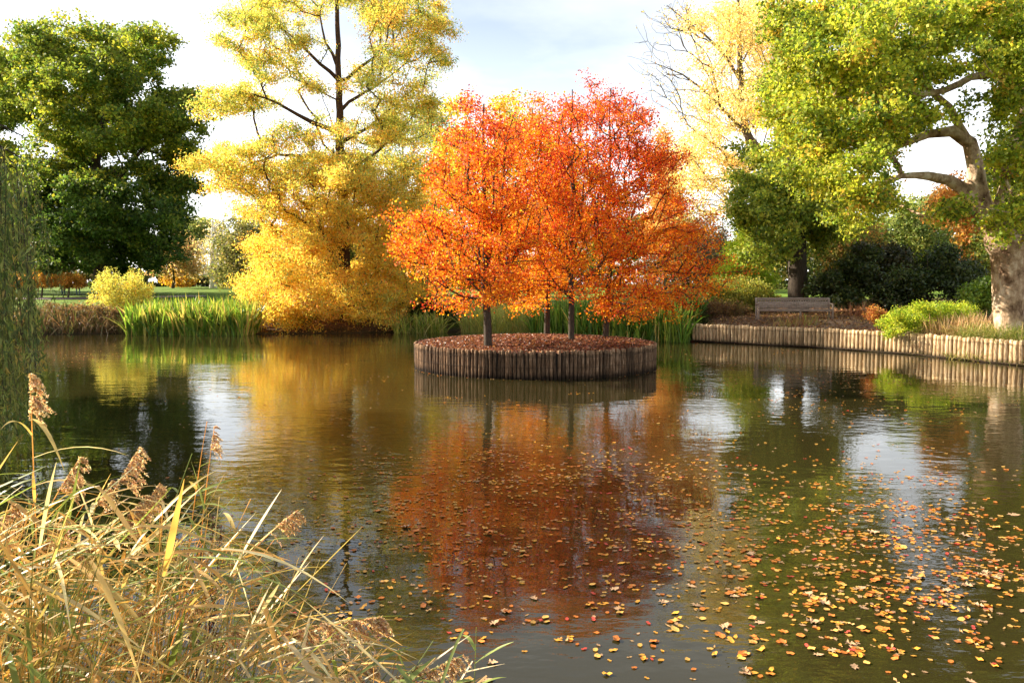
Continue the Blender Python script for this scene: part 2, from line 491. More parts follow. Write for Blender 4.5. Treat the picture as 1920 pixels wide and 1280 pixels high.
# water: murky green-brown body under a rippled mirror
mw, t, b = material('water')
b.inputs['Base Color'].default_value = (0.027, 0.022, 0.0068, 1)
b.inputs['Roughness'].default_value = 0.015
b.inputs['IOR'].default_value = 1.42
b.inputs['Specular IOR Level'].default_value = 0.5
tcn = nd(t, 'ShaderNodeTexCoord')
def wn(scale, sx, sy, rot, det=3):
    m = nd(t, 'ShaderNodeMapping'); m.inputs['Scale'].default_value = (sx, sy, 1); m.inputs['Rotation'].default_value = (0, 0, R(rot))
    n = nd(t, 'ShaderNodeTexNoise'); n.inputs['Scale'].default_value = scale; n.inputs['Detail'].default_value = det; n.inputs['Roughness'].default_value = 0.5
    t.links.new(tcn.outputs['Object'], m.inputs[0]); t.links.new(m.outputs[0], n.inputs['Vector'])
    return n.outputs['Fac']
def mth(op, a, b_):
    m = nd(t, 'ShaderNodeMath', operation=op)
    for i, q in enumerate((a, b_)):
        if isinstance(q, (int, float)): m.inputs[i].default_value = q
        else: t.links.new(q, m.inputs[i])
    return m.outputs[0]
fine = wn(5.5, 0.55, 1.0, 12)
mid = wn(1.7, 0.6, 1.0, -8, 2)
patch = nd(t, 'ShaderNodeMapRange'); t.links.new(wn(0.16, 1, 1.6, 20, 2), patch.inputs[0])
patch.inputs['From Min'].default_value = 0.38; patch.inputs['From Max'].default_value = 0.62; patch.inputs['To Min'].default_value = 0.12; patch.inputs['To Max'].default_value = 1.0
h = mth('ADD', mth('MULTIPLY', mth('MULTIPLY', fine, 0.010), patch.outputs[0]), mth('MULTIPLY', mid, 0.0065))
bp = nd(t, 'ShaderNodeBump'); bp.inputs['Strength'].default_value = 0.8; bp.inputs['Distance'].default_value = 1.0
t.links.new(h, bp.inputs['Height']); t.links.new(bp.outputs[0], b.inputs['Normal'])
tag(mesh_obj('water', [(-36, 1, 0), (24, 1, 0), (24, 43, 0), (-36, 43, 0)], np.array([[0, 1, 2, 3]]), mw), kind='structure')

# path across the lawn on the far left
mpth = noise_material('path_stone', [(0.2, 0.15, 0.13), (0.34, 0.27, 0.24)], nscale=3)
def ribbon(name, pts, w, mat, dz=0.012):
    pts = densify([np.array((*p, 0.0)) for p in pts], 0.6); d = unit(np.gradient(pts, axis=0)); s = np.stack([-d[:, 1], d[:, 0], d[:, 2] * 0], -1)
    rows = [pts + s * w * q for q in np.linspace(-0.5, 0.5, 7)]
    Vv = np.stack(rows, 1).reshape(-1, 3); Vv[:, 2] = ground(Vv[:, 0], Vv[:, 1]) + dz
    m = len(pts); i = (np.arange(m - 1)[:, None] * 7 + np.arange(6)[None, :]).ravel()
    return tag(mesh_obj(name, Vv, np.stack([i, i + 1, i + 8, i + 7], -1), mat, smooth=True), kind='structure')
ribbon('path', [(-70, 55), (-45, 56), (-34, 58.5), (-27, 61), (-24, 62.5)], 2.4, mpth, 0.035)

# ------------------------------------------------------------------ island
ISL = np.array([0.68, 23.5]); ISR = 3.5; ITOP = 0.72
POST = noise_material('palisade_timber', [(0.03, 0.017, 0.009), (0.15, 0.085, 0.045), (0.33, 0.22, 0.14)], (14, 14, 2.2), 2.2, bump=0.6, bdist=0.01, rnd=0.55, pos=[0.3, 0.5, 0.72])
POST_PALE = noise_material('pale_palisade_timber', [(0.12, 0.07, 0.035), (0.42, 0.29, 0.16), (0.7, 0.55, 0.37)], (12, 12, 2.0), 2.0, bump=0.6, bdist=0.01, rnd=0.35, pos=[0.3, 0.48, 0.7])
def post_mesh(name, r, h, mat, seed):
    """Round log stood in the water: slightly crooked, chamfered sawn top."""
    g = np.random.default_rng(seed)
    zs = np.array([-0.55, 0.0, h * 0.3, h * 0.6, h * 0.85, h - 0.02, h]); rr_ = np.array([1, 1.02, 1, 0.98, 1.0, 0.98, 0.82]) * r
    k = 10; t_ = np.linspace(0, 2 * np.pi, k, endpoint=False)
    cx = np.cumsum(g.normal(size=7) * 0.0025); cy = np.cumsum(g.normal(size=7) * 0.0025)
    Vv = []
    for a in range(7):
        q = rr_[a] * (1 + 0.05 * g.normal(size=k))
        Vv += [(cx[a] + q[i_] * math.cos(t_[i_]), cy[a] + q[i_] * math.sin(t_[i_]), zs[a] + (0.012 * g.normal() if a == 6 else 0)) for i_ in range(k)]
    Vv.append((cx[6], cy[6], h + 0.006))
    f4 = [[a * k + i_, a * k + (i_ + 1) % k, (a + 1) * k + (i_ + 1) % k, (a + 1) * k + i_] for a in range(6) for i_ in range(k)]
    f3 = [[6 * k + i_, 6 * k + (i_ + 1) % k, 7 * k] for i_ in range(k)]
    o = mesh_obj(name, Vv, [np.array(f4), np.array(f3)], mat, smooth=False)
    me = o.data; bpy.data.objects.remove(o)
    return me
def stain(m):
    """Wet dark band of algae just above the water and a pale weathered head on each log."""
    t = m.node_tree; b = t.nodes['Principled BSDF']; src = b.inputs['Base Color'].links[0].from_socket
    tc_ = nd(t, 'ShaderNodeTexCoord'); sp = nd(t, 'ShaderNodeSeparateXYZ'); t.links.new(tc_.outputs['Object'], sp.inputs[0])
    nz_ = nd(t, 'ShaderNodeTexNoise'); nz_.inputs['Scale'].default_value = 9; t.links.new(tc_.outputs['Object'], nz_.inputs['Vector'])
    ad = nd(t, 'ShaderNodeMath', operation='MULTIPLY_ADD'); ad.inputs[1].default_value = 0.16; t.links.new(nz_.outputs['Fac'], ad.inputs[0]); t.links.new(sp.outputs['Z'], ad.inputs[2])
    cr_ = nd(t, 'ShaderNodeValToRGB'); e = cr_.color_ramp.elements
    e[0].position = 0.12; e[0].color = (0.16, 0.15, 0.13, 1); e[1].position = 0.24; e[1].color = (0.8, 0.78, 0.75, 1)
    q = e.new(0.62); q.color = (1, 1, 1, 1); q = e.new(0.69); q.color = (0.6, 0.6, 0.58, 1); q = e.new(0.72); q.color = (1.3, 1.3, 1.28, 1)
    mu_ = nd(t, 'ShaderNodeMixRGB', blend_type='MULTIPLY'); mu_.inputs['Fac'].default_value = 1
    t.links.new(ad.outputs[0], cr_.inputs[0]); t.links.new(src, mu_.inputs['Color1']); t.links.new(cr_.outputs[0], mu_.inputs['Color2']); t.links.new(mu_.outputs[0], b.inputs['Base Color'])
stain(POST); stain(POST_PALE)
pm = [post_mesh('post', 0.046, ITOP + 0.018 * random.uniform(-0.6, 1), POST, s) for s in range(8)]
isl = empty('log_palisade', (ISL[0], ISL[1], 0), 'round palisade of dark upright timber logs holding the mulch of the small island', 'palisade')
npost = 212
backV, backF, nb = [], [], 0
for q in range(npost):
    a = 2 * math.pi * q / npost
    x, y = ISR * math.cos(a), ISR * math.sin(a)
    # front half seen by the camera gets posts of its own, the back runs on as one part
    if math.sin(a) < 0.03 and q * 1.0 >= 0:
        pass
    if -math.sin(a) > 0.07:
        o = bpy.data.objects.new('post', random.choice(pm)); C.objects.link(o); o.parent = isl
        o.location = (x, y, 0.022 * random.uniform(-1, 1)); o.rotation_euler = (0.018 * random.gauss(0, 1), 0.018 * random.gauss(0, 1), random.uniform(0, 6.28))
    else:
        me = random.choice(pm); vv = np.array([v.co[:] for v in me.vertices]); vv = vv + np.array([ISL[0] + x, ISL[1] + y, 0])
        backV.append(vv); backF.append(np.array([p.vertices[:] for p in me.polygons if len(p.vertices) == 4]) + nb); nb += len(vv)
o = mesh_obj('back_posts', np.concatenate(backV), np.concatenate(backF), POST, isl); tag(o, kind='stuff')
ln_ = Tubes(); ln_.tube(np.array([[ISL[0], ISL[1], z_] for z_ in (-0.5, 0.2, ITOP - 0.06)]), ISR - 0.02, 96, cap=False)  # dark sheet added behind the logs, standing in for shade in the gaps
GAP_SHADE = noise_material('gap_shade_dark', [(0.012, 0.01, 0.008), (0.03, 0.025, 0.02)], nscale=8)
ln_.build('gap_shade_sheet', GAP_SHADE, isl)
wr = Tubes()
for zz in (0.30, 0.56):
    tt = np.linspace(0, 2 * np.pi, 160)
    wr.tube(np.stack([ISL[0] + (ISR + 0.056) * np.cos(tt), ISL[1] + (ISR + 0.056) * np.sin(tt), zz + 0.008 * np.sin(tt * 17)], -1), 0.004, 4, cap=False)
WIRE = noise_material('rusty_wire', [(0.02, 0.015, 0.01), (0.05, 0.03, 0.02)], nscale=20)
wr.build('wire', WIRE, isl)
# soil dome and mulch
MULCH = noise_material('mulch', [(0.035, 0.016, 0.010), (0.13, 0.05, 0.03), (0.24, 0.10, 0.06)], nscale=22, detail=8, bump=1.0, bdist=0.03, pos=[0.35, 0.5, 0.68])
def dome(r): return ITOP - 0.06 + 0.17 * (1 - (r / ISR) ** 2)
nr, na = 16, 72
Vv = [(ISL[0], ISL[1], dome(0))]
for a in range(1, nr + 1):
    for b_ in range(na):
        r_ = (ISR - 0.03) * a / nr; an = 2 * math.pi * b_ / na
        Vv.append((ISL[0] + r_ * math.cos(an), ISL[1] + r_ * math.sin(an), dome(r_) + 0.012 * random.gauss(0, 1)))
f3 = [[0, 1 + b_, 1 + (b_ + 1) % na] for b_ in range(na)]
f4 = [[1 + a * na + b_, 1 + (a + 1) * na + b_, 1 + (a + 1) * na + (b_ + 1) % na, 1 + a * na + (b_ + 1) % na] for a in range(nr - 1) for b_ in range(na)]
tag(mesh_obj('island_ground', Vv, [np.array(f4), np.array(f3)], MULCH, smooth=True), kind='structure')
n = 17000
rr_ = ISR * np.sqrt(rng.uniform(size=n)); aa = rng.uniform(0, 2 * np.pi, n)
cen = np.stack([ISL[0] + rr_ * np.cos(aa), ISL[1] + rr_ * np.sin(aa), dome(rr_) + 0.015 + 0.03 * rng.uniform(size=n)], -1)
cc = palette([(0.20, 0.075, 0.04), (0.30, 0.13, 0.075), (0.10, 0.045, 0.03), (0.42, 0.17, 0.05), (0.36, 0.22, 0.14)], [4, 3, 3, 1, 0.8], n, np.zeros(n, int), 1, 1.0, 0.25)
tag(leaves_obj('leaf_litter', cen, 0.075, cc, LEAF_THICK, None, aspect=0.6, flat=0.75), 'reddish brown bark chips and fallen leaves covering the island', 'leaf litter', kind='stuff')

# ------------------------------------------------------------------ right bank palisade
wall_pts = densify([np.array((x, y, 0.0)) for x, y in [(7.6, 33.55), (7.9, 33.3), (9.7, 31.8), (11.8, 29.95), (13.6, 27.4), (14.7, 24.4), (15.5, 22.6), (17.5, 19)]], 0.02)
cum = np.concatenate([[0], np.cumsum(np.linalg.norm(np.diff(wall_pts, axis=0), axis=1))])
bank = empty('bank_palisade', (7.6, 33.5, 0), 'pale timber log palisade edging the right bank below the bench', 'palisade')
pmb = [post_mesh('post', 0.073, 0.74 + 0.014 * random.uniform(-1, 1), POST_PALE, 40 + s) for s in range(8)]
npb = 99; total = 15.6
for q in range(npb):
    dd = total * (q + 0.5) / npb
    w = np.array([np.interp(dd, cum, wall_pts[:, a]) for a in range(2)])
    o = bpy.data.objects.new('post', random.choice(pmb)); C.objects.link(o); o.parent = bank
    o.location = (w[0] - 7.6, w[1] - 33.5, 0.008 * random.gauss(0, 1)); o.rotation_euler = (0.012 * random.gauss(0, 1), 0.012 * random.gauss(0, 1), random.uniform(0, 6.28))
cap = Tubes()
pp = np.array([[np.interp(d_, cum, wall_pts[:, 0]) - 0.09, np.interp(d_, cum, wall_pts[:, 1]) - 0.06, 0.03 + 0.01 * math.sin(d_ * 3)] for d_ in np.linspace(0, total, 60)])
cap.tube(pp, 0.035, 6)
cap.build('water_rail', POST, bank)

# ------------------------------------------------------------------ colours by kind
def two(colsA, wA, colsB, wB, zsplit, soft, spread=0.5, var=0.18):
    """Palette A above zsplit, palette B below: real leaf colour up a tree; on the oaks a painted sunlit top."""
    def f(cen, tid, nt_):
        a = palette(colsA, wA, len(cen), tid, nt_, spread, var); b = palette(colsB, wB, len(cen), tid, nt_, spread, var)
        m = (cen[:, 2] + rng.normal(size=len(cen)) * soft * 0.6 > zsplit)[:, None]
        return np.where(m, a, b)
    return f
def one(cols, w, spread=0.5, var=0.18):
    return lambda cen, tid, nt_: palette(cols, w, len(cen), tid, nt_, spread, var)

RED, ORED, ORA, AMB = (0.56, 0.055, 0.028), (0.66, 0.125, 0.018), (0.74, 0.23, 0.015), (0.8, 0.38, 0.025)
fire = two([RED, ORED, ORA, (0.38, 0.04, 0.03)], [4, 5, 4, 1.2], [ORED, ORA, AMB, RED], [3.2, 5, 3.6, 1.4], 5.3, 1.2, 0.5)
BARK_ISLAND = noise_material('bark_island', [(0.025, 0.018, 0.013), (0.10, 0.078, 0.055)], (8, 8, 2), 5, bump=0.6)
grp = 'orange and red trees on the island'
def asc(x0, y0, ends, r=0.028):
    """Long ascending limbs from the lower trunk, bowed outwards like the ribs of a fan."""
    out = []
    for i_, (ex, ey) in enumerate(ends):
        sy = y0 - 14 * (i_ % 4) - 8 * i_ * 0.6; dy = random.uniform(-1.3, 1.3)
        out.append(([(x0, sy), (x0 + (ex - x0) * .45, sy + (ey - sy) * .28, dy * .5), (x0 + (ex - x0) * .8, sy + (ey - sy) * .62, dy * .85), (ex, ey, dy)], r, 0.008))
    return out
isl_kw = dict(tip=0.0105, bough=0.5, per=4, alpha=0.45, up=1.2, bark=BARK_ISLAND, group=grp, flat=0.1, droop=0.15, aspect=0.62, leaf=0.07, flatsig=0.8)
tree('island_tree', 'orange red tree at the left of the island, its trunk nearest the palisade', 'tree', 21.2,
     [([(915, 653), (914, 600), (911, 560), (909, 450), (908, 300), (907, 195)], 0.115, 0.02)] + asc(911, 572, [(760, 470), (800, 400), (980, 440), (840, 300), (1000, 380), (870, 240), (950, 270), (820, 540), (930, 230)]),
     [(905, 205, 30, 30, 1), (905, 265, 68, 60, 1.2), (895, 350, 95, 70, 1.1), (875, 460, 122, 58, 1), (868, 520, 105, 45, 1), (950, 430, 60, 90, .9), (795, 445, 60, 42, .9), (955, 540, 50, 35, .8), (855, 572, 60, 18, .7), (760, 420, 25, 20, .8)],
     680, 2.4, nleaf=38000, sigma=0.22, colf=fire, bare=1.0, **isl_kw)
tree('island_tree', 'orange tree at the far back of the island, second trunk from the left', 'tree', 25.2,
     [([(1025, 630), (1026, 580), (1026, 540), (1024, 450), (1014, 300), (1011, 205)], 0.10, 0.02)] + asc(1026, 560, [(950, 440), (1090, 430), (980, 320), (1060, 330), (1000, 240)]),
     [(1010, 205, 22, 25, 1), (1008, 280, 55, 60, 1), (1010, 390, 75, 70, 1), (1010, 490, 80, 55, 1), (990, 558, 55, 22, .8)],
     480, 2.0, nleaf=22000, sigma=0.22, colf=two([ORED, ORA, AMB, RED], [3, 5, 2, 1], [ORA, AMB, ORED], [5, 4, 1], 5.5, 1.0, 0.45), bare=1.2, **isl_kw)
tree('island_tree', 'red tipped slender tree in the middle of the island, third trunk from the left', 'tree', 22.6,
     [([(1071, 642), (1071, 590), (1072, 540), (1072, 400), (1073, 280), (1073, 168)], 0.095, 0.015)] + asc(1071, 562, [(1000, 440), (1160, 430), (1030, 320), (1130, 320), (1050, 230), (1100, 240)]),
     [(1073, 185, 16, 26, 1), (1075, 245, 45, 50, 1), (1080, 340, 72, 70, 1), (1085, 450, 88, 62, 1), (1055, 535, 75, 30, .9)],
     520, 2.2, nleaf=25000, sigma=0.22, colf=fire, bare=1.3, **isl_kw)
tree('island_tree', 'wide red and orange tree rightmost on the island, low branch reaching over the water', 'tree', 24.4,
     [([(1135, 634), (1138, 590), (1141, 540), (1143, 400), (1145, 280), (1146, 165)], 0.10, 0.015)] + asc(1140, 545, [(1300, 420), (1260, 350), (1220, 250), (1110, 300), (1190, 210), (1280, 480), (1120, 230)]) + [([(1141, 560), (1190, 552, -.5), (1250, 540, -1), (1310, 510, -1.2), (1375, 478, -1.2)], 0.03, 0.012)],
     [(1142, 180, 26, 32, 1), (1190, 205, 22, 28, .8), (1160, 245, 62, 45, 1), (1185, 320, 85, 60, 1), (1205, 410, 105, 58, 1), (1240, 480, 95, 45, 1), (1190, 555, 80, 30, 1, -1), (1240, 565, 60, 22, 1.2, -1), (1300, 530, 55, 18, 1.3, -1.2), (1350, 498, 35, 14, 1.1, -1.2), (1330, 395, 22, 14, .8), (1290, 430, 40, 30, .8), (1250, 290, 30, 35, .6), (1140, 600, 14, 18, 1, -1)],
     800, 2.3, nleaf=41000, sigma=0.22, colf=fire, bare=1.0, **isl_kw)

# ------------------------------------------------------------------ the swamp cypress
GOLD, LEMON, OLIVE, GRN, CORN = (0.88, 0.55, 0.08), (0.82, 0.66, 0.14), (0.5, 0.5, 0.12), (0.3, 0.38, 0.1), (0.8, 0.42, 0.1)
cyp = [(470, 30, 50, 35, .7), (540, 15, 60, 35, .7), (620, -20, 70, 35, .6), (700, 5, 70, 40, .8), (775, 30, 60, 40, .9), (828, 55, 22, 22, .7),
       (440, 100, 42, 28, .8), (505, 125, 45, 28, .7), (560, 90, 40, 25, .5), (725, 90, 55, 32, .6), (790, 115, 42, 36, .9), (805, 175, 30, 30, .8),
       (430, 185, 52, 24, .9), (395, 205, 26, 20, .9), (515, 190, 40, 18, .5), (735, 190, 50, 30, .6), (800, 215, 26, 18, .6), (585, 165, 26, 12, .5), (690, 150, 30, 20, .4),
       (405, 310, 45, 34, .9), (350, 305, 12, 14, .9), (470, 300, 55, 34, .9), (545, 258, 50, 20, .8), (430, 345, 45, 24, .9), (705, 245, 60, 30, .8), (780, 265, 45, 32, .8), (600, 225, 26, 15, .6),
       (600, 315, 60, 36, 1.2), (650, 340, 50, 36, 1.2, -2), (700, 320, 70, 40, 1.1), (640, 250, 30, 20, .5, -1.5), (770, 335, 45, 38, .9), (520, 335, 45, 24, .9),
       (500, 390, 45, 30, 1), (580, 400, 70, 45, 1.1), (680, 400, 80, 45, 1.1), (760, 400, 45, 45, 1),
       (540, 470, 70, 45, 1.2), (650, 480, 80, 50, 1.1), (740, 480, 50, 50, 1.1), (530, 545, 72, 48, 1.3), (620, 560, 90, 45, 1.3), (715, 550, 75, 48, 1.2), (510, 595, 42, 22, 1.3), (590, 602, 60, 16, 1), (690, 598, 60, 16, 1)]
def cyp_col(cen, tid, nt_):
    n_ = len(cen)
    hi = palette([GRN, OLIVE, LEMON, CORN, GOLD], [3, 5, 3, 1.5, 2], n_, tid, nt_, 0.4); lo = palette([GOLD, LEMON, CORN, OLIVE], [6, 3, 2.5, 2.5], n_, tid, nt_, 0.4)
    return np.where(((cen[:, 2] + rng.normal(size=n_) * 1.2) > 7.5)[:, None], hi, lo)
tree('swamp_cypress', 'tall golden and green conifer with layered feathery branches on the far bank', 'tree', 41.5,
     [([(650, 612), (648, 540), (645, 480), (641, 350), (637, 250), (634, 130), (632, 20), (631, -50)], 0.36, 0.08),
      ([(637, 245), (590, 232), (540, 205, -1), (500, 185, -1.5), (490, 160, -2)], 0.13, 0.04), ([(640, 300), (590, 295, 1), (520, 290, 1), (440, 320, 1)], 0.11, 0.03),
      ([(634, 150), (600, 120, -1), (560, 80, -1), (530, 55, -1)], 0.10, 0.03), ([(634, 120), (610, 80), (600, 30)], 0.08, 0.03), ([(636, 160), (670, 130, -1), (720, 95, -1), (750, 60, -1)], 0.10, 0.03),
      ([(636, 200), (700, 165, 1), (760, 120, 1)], 0.09, 0.03), ([(640, 330), (700, 290, -1), (760, 240, -1)], 0.11, 0.03), ([(638, 265), (690, 240, 1), (740, 200, 1)], 0.1, 0.03)],
     cyp, 3200, 4.4, leaf=0.125, nleaf=340000, sigma=0.42, bough=0.8, per=4, colf=cyp_col, bark=BARK_RED, tip=0.014, alpha=0.25, bare=0.8, aspect=0.42, flat=0.35, droop=0.5, flatsig=0.55)

# ------------------------------------------------------------------ left oak
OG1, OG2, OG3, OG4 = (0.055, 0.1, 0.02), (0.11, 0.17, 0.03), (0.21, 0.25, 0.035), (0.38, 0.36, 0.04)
oak_lit_col = two([OG2, OG3, OG4], [3, 5, 2.5], [OG1, OG2, OG3], [5, 5, 1], 10.5, 2.5, 0.4, 0.2)  # upper leaves coloured lighter and yellower to imitate sunlight on the crown
tree('oak_tree', 'large rounded dark green oak with painted sunlit top on the left far bank', 'tree', 66,
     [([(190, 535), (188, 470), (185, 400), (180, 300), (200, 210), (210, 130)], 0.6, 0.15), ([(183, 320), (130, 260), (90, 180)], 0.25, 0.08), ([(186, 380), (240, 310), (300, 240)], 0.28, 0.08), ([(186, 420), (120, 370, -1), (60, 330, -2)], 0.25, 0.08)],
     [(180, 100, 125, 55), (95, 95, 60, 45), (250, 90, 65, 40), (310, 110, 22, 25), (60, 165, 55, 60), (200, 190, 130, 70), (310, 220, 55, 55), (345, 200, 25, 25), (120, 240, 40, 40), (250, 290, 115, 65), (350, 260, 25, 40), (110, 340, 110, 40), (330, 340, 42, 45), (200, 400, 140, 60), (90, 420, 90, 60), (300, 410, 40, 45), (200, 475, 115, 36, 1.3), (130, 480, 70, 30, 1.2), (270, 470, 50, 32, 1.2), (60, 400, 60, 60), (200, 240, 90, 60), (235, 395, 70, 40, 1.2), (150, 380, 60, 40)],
     2600, 8.5, leaf=0.26, nleaf=230000, sigma=0.56, bough=1.6, per=11, colf=oak_lit_col, bark=BARK_DARK, tip=0.016, alpha=0.25, bare=1.6, aspect=0.65, flat=0.4, flatsig=0.65)
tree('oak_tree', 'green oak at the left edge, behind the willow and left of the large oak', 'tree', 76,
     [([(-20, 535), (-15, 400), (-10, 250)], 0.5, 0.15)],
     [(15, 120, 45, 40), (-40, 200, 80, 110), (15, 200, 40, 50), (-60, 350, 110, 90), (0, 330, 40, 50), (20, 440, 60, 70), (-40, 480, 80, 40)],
     900, 8.0, leaf=0.31, nleaf=80000, sigma=0.68, bough=1.8, per=12, colf=oak_lit_col, bark=BARK_DARK, tip=0.018, alpha=0.25, bare=1.5, aspect=0.65, flat=0.4, flatsig=0.65)

# ------------------------------------------------------------------ right: large pale-barked tree, tree behind the bench, yellow tree
YG1, YG2, YG3, YG4 = (0.13, 0.19, 0.025), (0.3, 0.36, 0.04), (0.5, 0.5, 0.05), (0.6, 0.38, 0.06)
tree('plane_tree', 'broad green tree with a swollen pale trunk leaning at the right edge above the palisade', 'tree', 25.0,
     [([(1893, 612), (1890, 585), (1893, 550), (1897, 510), (1893, 470), (1886, 450)], 0.36, 0.62), ([(1886, 450), (1868, 425), (1852, 405), (1838, 385), (1830, 350), (1829, 310), (1818, 268), (1785, 246), (1740, 252), (1690, 272)], 0.42, 0.09),
      ([(1840, 390), (1815, 360), (1780, 338), (1740, 330, -.5), (1690, 330, -1), (1640, 352, -1)], 0.20, 0.06), ([(1860, 420), (1878, 385), (1888, 345), (1890, 310), (1905, 260), (1920, 180)], 0.22, 0.10),
      ([(1920, 180), (1880, 130, -1), (1820, 145, -1.5), (1770, 170, -2), (1700, 175, -2), (1620, 200, -2)], 0.14, 0.05), ([(1920, 180), (1940, 80), (1900, 20)], 0.14, 0.05), ([(1818, 268), (1780, 200), (1700, 130), (1620, 80)], 0.12, 0.04)],
     [(1490, 60, 45, 60, .8), (1570, 60, 85, 60), (1680, 45, 100, 60), (1800, 45, 100, 50), (1530, 160, 80, 55), (1640, 140, 85, 50), (1490, 235, 55, 45), (1570, 245, 85, 48), (1655, 225, 60, 35), (1540, 325, 60, 40), (1600, 365, 50, 25), (1650, 300, 40, 18, .7),
      (1750, 105, 75, 38), (1885, 50, 60, 70, 1.1), (1905, 170, 26, 80, 1.2), (1900, 300, 28, 35), (1905, 400, 30, 50), (1905, 440, 25, 28, 1, -1), (1745, 205, 35, 12, .3), (1740, 300, 40, 10, .3), (1760, 390, 60, 10, .4), (1680, 395, 50, 10, .4), (1960, 200, 60, 200, .8), (1840, 440, 18, 10, .5, -1), (1890, 370, 22, 20, .6, -1.5), (1710, 355, 70, 14, .3), (1600, 410, 40, 16, .5)],
     1800, 4.6, leaf=0.11, nleaf=165000, sigma=0.27, bough=0.8, per=6, colf=one([YG1, YG2, YG3, YG4], [3, 5, 5, 0.7], 0.4, 0.2), bark=BARK_PALE, tip=0.011, alpha=0.22, bare=2.6, aspect=0.7, flat=0.3, flatsig=0.7)
tree('lime_tree', 'dark green tree with a thick upright trunk directly behind the bench', 'tree', 38,
     [([(1497, 572), (1496, 520), (1495, 450), (1490, 380), (1485, 280), (1490, 150)], 0.5, 0.12), ([(1492, 400), (1450, 370), (1410, 350)], 0.16, 0.05), ([(1492, 390), (1540, 340), (1580, 320)], 0.16, 0.05)],
     [(1425, 360, 55, 35), (1480, 410, 65, 35), (1435, 415, 50, 35), (1500, 320, 65, 45), (1540, 395, 45, 40), (1500, 240, 60, 50), (1420, 300, 30, 25), (1450, 460, 35, 25, .8), (1490, 160, 50, 60, .6), (1530, 370, 50, 40), (1500, 445, 55, 28, .8), (1545, 450, 30, 30, .7), (1430, 480, 35, 22, .6), (1400, 330, 25, 20), (1395, 390, 20, 30)],
     800, 3.5, leaf=0.16, nleaf=66000, sigma=0.34, bough=0.9, per=8, colf=one([(0.12, 0.18, 0.03), (0.26, 0.32, 0.05), (0.46, 0.46, 0.07)], [3, 4, 3.5]), bark=BARK_DARK, tip=0.013, alpha=0.25, bare=2.0, aspect=0.65, flat=0.3)
YEL = [(0.84, 0.6, 0.24), (0.84, 0.7, 0.34), (0.78, 0.46, 0.16), (0.62, 0.56, 0.2)]
tree('yellow_tree', 'tall thinning yellow tree with bare twigs against the sky, right of the island', 'tree', 46,
     [([(1500, 560), (1480, 450), (1462, 360), (1436, 308), (1398, 245), (1390, 190), (1387, 120), (1385, 40), (1384, -30)], 0.42, 0.07),
      ([(1398, 250), (1360, 210), (1320, 170), (1280, 140), (1230, 120)], 0.10, 0.02), ([(1388, 150), (1350, 90), (1300, 50), (1250, 10)], 0.09, 0.02), ([(1440, 310), (1470, 230), (1480, 120), (1460, 20)], 0.16, 0.05), ([(1436, 308), (1380, 330), (1320, 340)], 0.1, 0.03)],
     [(1390, 60, 85, 60, .8), (1325, 140, 45, 45, .6), (1440, 30, 80, 50), (1470, 120, 60, 60), (1360, 215, 65, 45), (1310, 270, 45, 35), (1430, 200, 55, 55), (1345, 315, 60, 35), (1290, 330, 35, 40), (1400, 330, 50, 40), (1280, 400, 25, 25, .7), (1350, 390, 40, 25, .8), (1330, 40, 60, 40, .5),
      (1238, 110, 38, 60, 1.3, 0, .02), (1255, 30, 40, 40, 1.3, 0, .03), (1228, 165, 26, 26, 1, 0, .03), (1280, 200, 30, 30, .8, 0, .25)],
     1600, 4.5, leaf=0.13, nleaf=50000, sigma=0.42, bough=0.9, per=4, colf=one(YEL, [5, 4, 2, 2]), bark=BARK_GREY, tip=0.009, alpha=0.55, up=0.6, bare=3.0, aspect=0.6)

# ------------------------------------------------------------------ trees and shrubs behind
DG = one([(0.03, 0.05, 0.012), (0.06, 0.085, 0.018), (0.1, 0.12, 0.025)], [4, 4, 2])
MG = one([(0.11, 0.15, 0.03), (0.2, 0.25, 0.05), (0.32, 0.32, 0.06)], [4, 4, 2])
def bg_tree(name, label, Y, base, blobs, ntar, nleaf, colf, leaf=0.22, depth=3.5, sigma=0.5, R0=0.2, bark=None, bare=1.2, tip=0.015, cat='tree', group=None, **kw):
    cx_ = sum(b_[0] * b_[2] for b_ in blobs) / sum(b_[2] for b_ in blobs); top = min(b_[1] for b_ in blobs)
    return tree(name, label, cat, Y, [([base, ((base[0] + cx_) / 2, (base[1] + top) / 2), (cx_, top)], R0, tip * 2)], blobs, ntar, depth, leaf=leaf, nleaf=nleaf, sigma=sigma, colf=colf,
                bark=bark or BARK_GREY, tip=tip, alpha=0.3, bare=bare, part='crown' if cat == 'tree' else 'foliage', group=group, **kw)
bg_tree('birch_tree', 'white trunked birch with pale thin crown standing on the lawn', 100, (400, 543), [(405, 440, 28, 22, .6), (395, 480, 42, 32), (370, 505, 25, 18), (425, 500, 22, 22), (405, 415, 15, 12, .5)], 260, 2600, one([(0.45, 0.36, 0.16), (0.6, 0.48, 0.22)], [1, 1]), leaf=0.28, depth=3, sigma=0.8, R0=0.5, bark=BARK_WHITE, tip=0.06, up=1.5)
bg_tree('small_tree', 'small tree turning orange brown beside the large oak on the lawn', 95, (324, 543), [(320, 480, 32, 22), (345, 500, 25, 18), (300, 500, 18, 16), (340, 465, 25, 25)], 170, 6500, one([(0.5, 0.3, 0.14), (0.56, 0.38, 0.18), (0.3, 0.22, 0.1)], [3, 2, 2]), leaf=0.32, depth=3, sigma=0.8)
bg_tree('tall_tree', 'tall green open tree far behind the white birch', 125, (392, 541), [(365, 425, 22, 12), (350, 440, 18, 14), (395, 430, 22, 16), (370, 455, 14, 14, .6), (360, 470, 12, 10)], 120, 8000, one([(0.2, 0.24, 0.07), (0.28, 0.27, 0.08)], [1, 1]), leaf=0.4, depth=4, sigma=0.9, bare=4, tip=0.05)
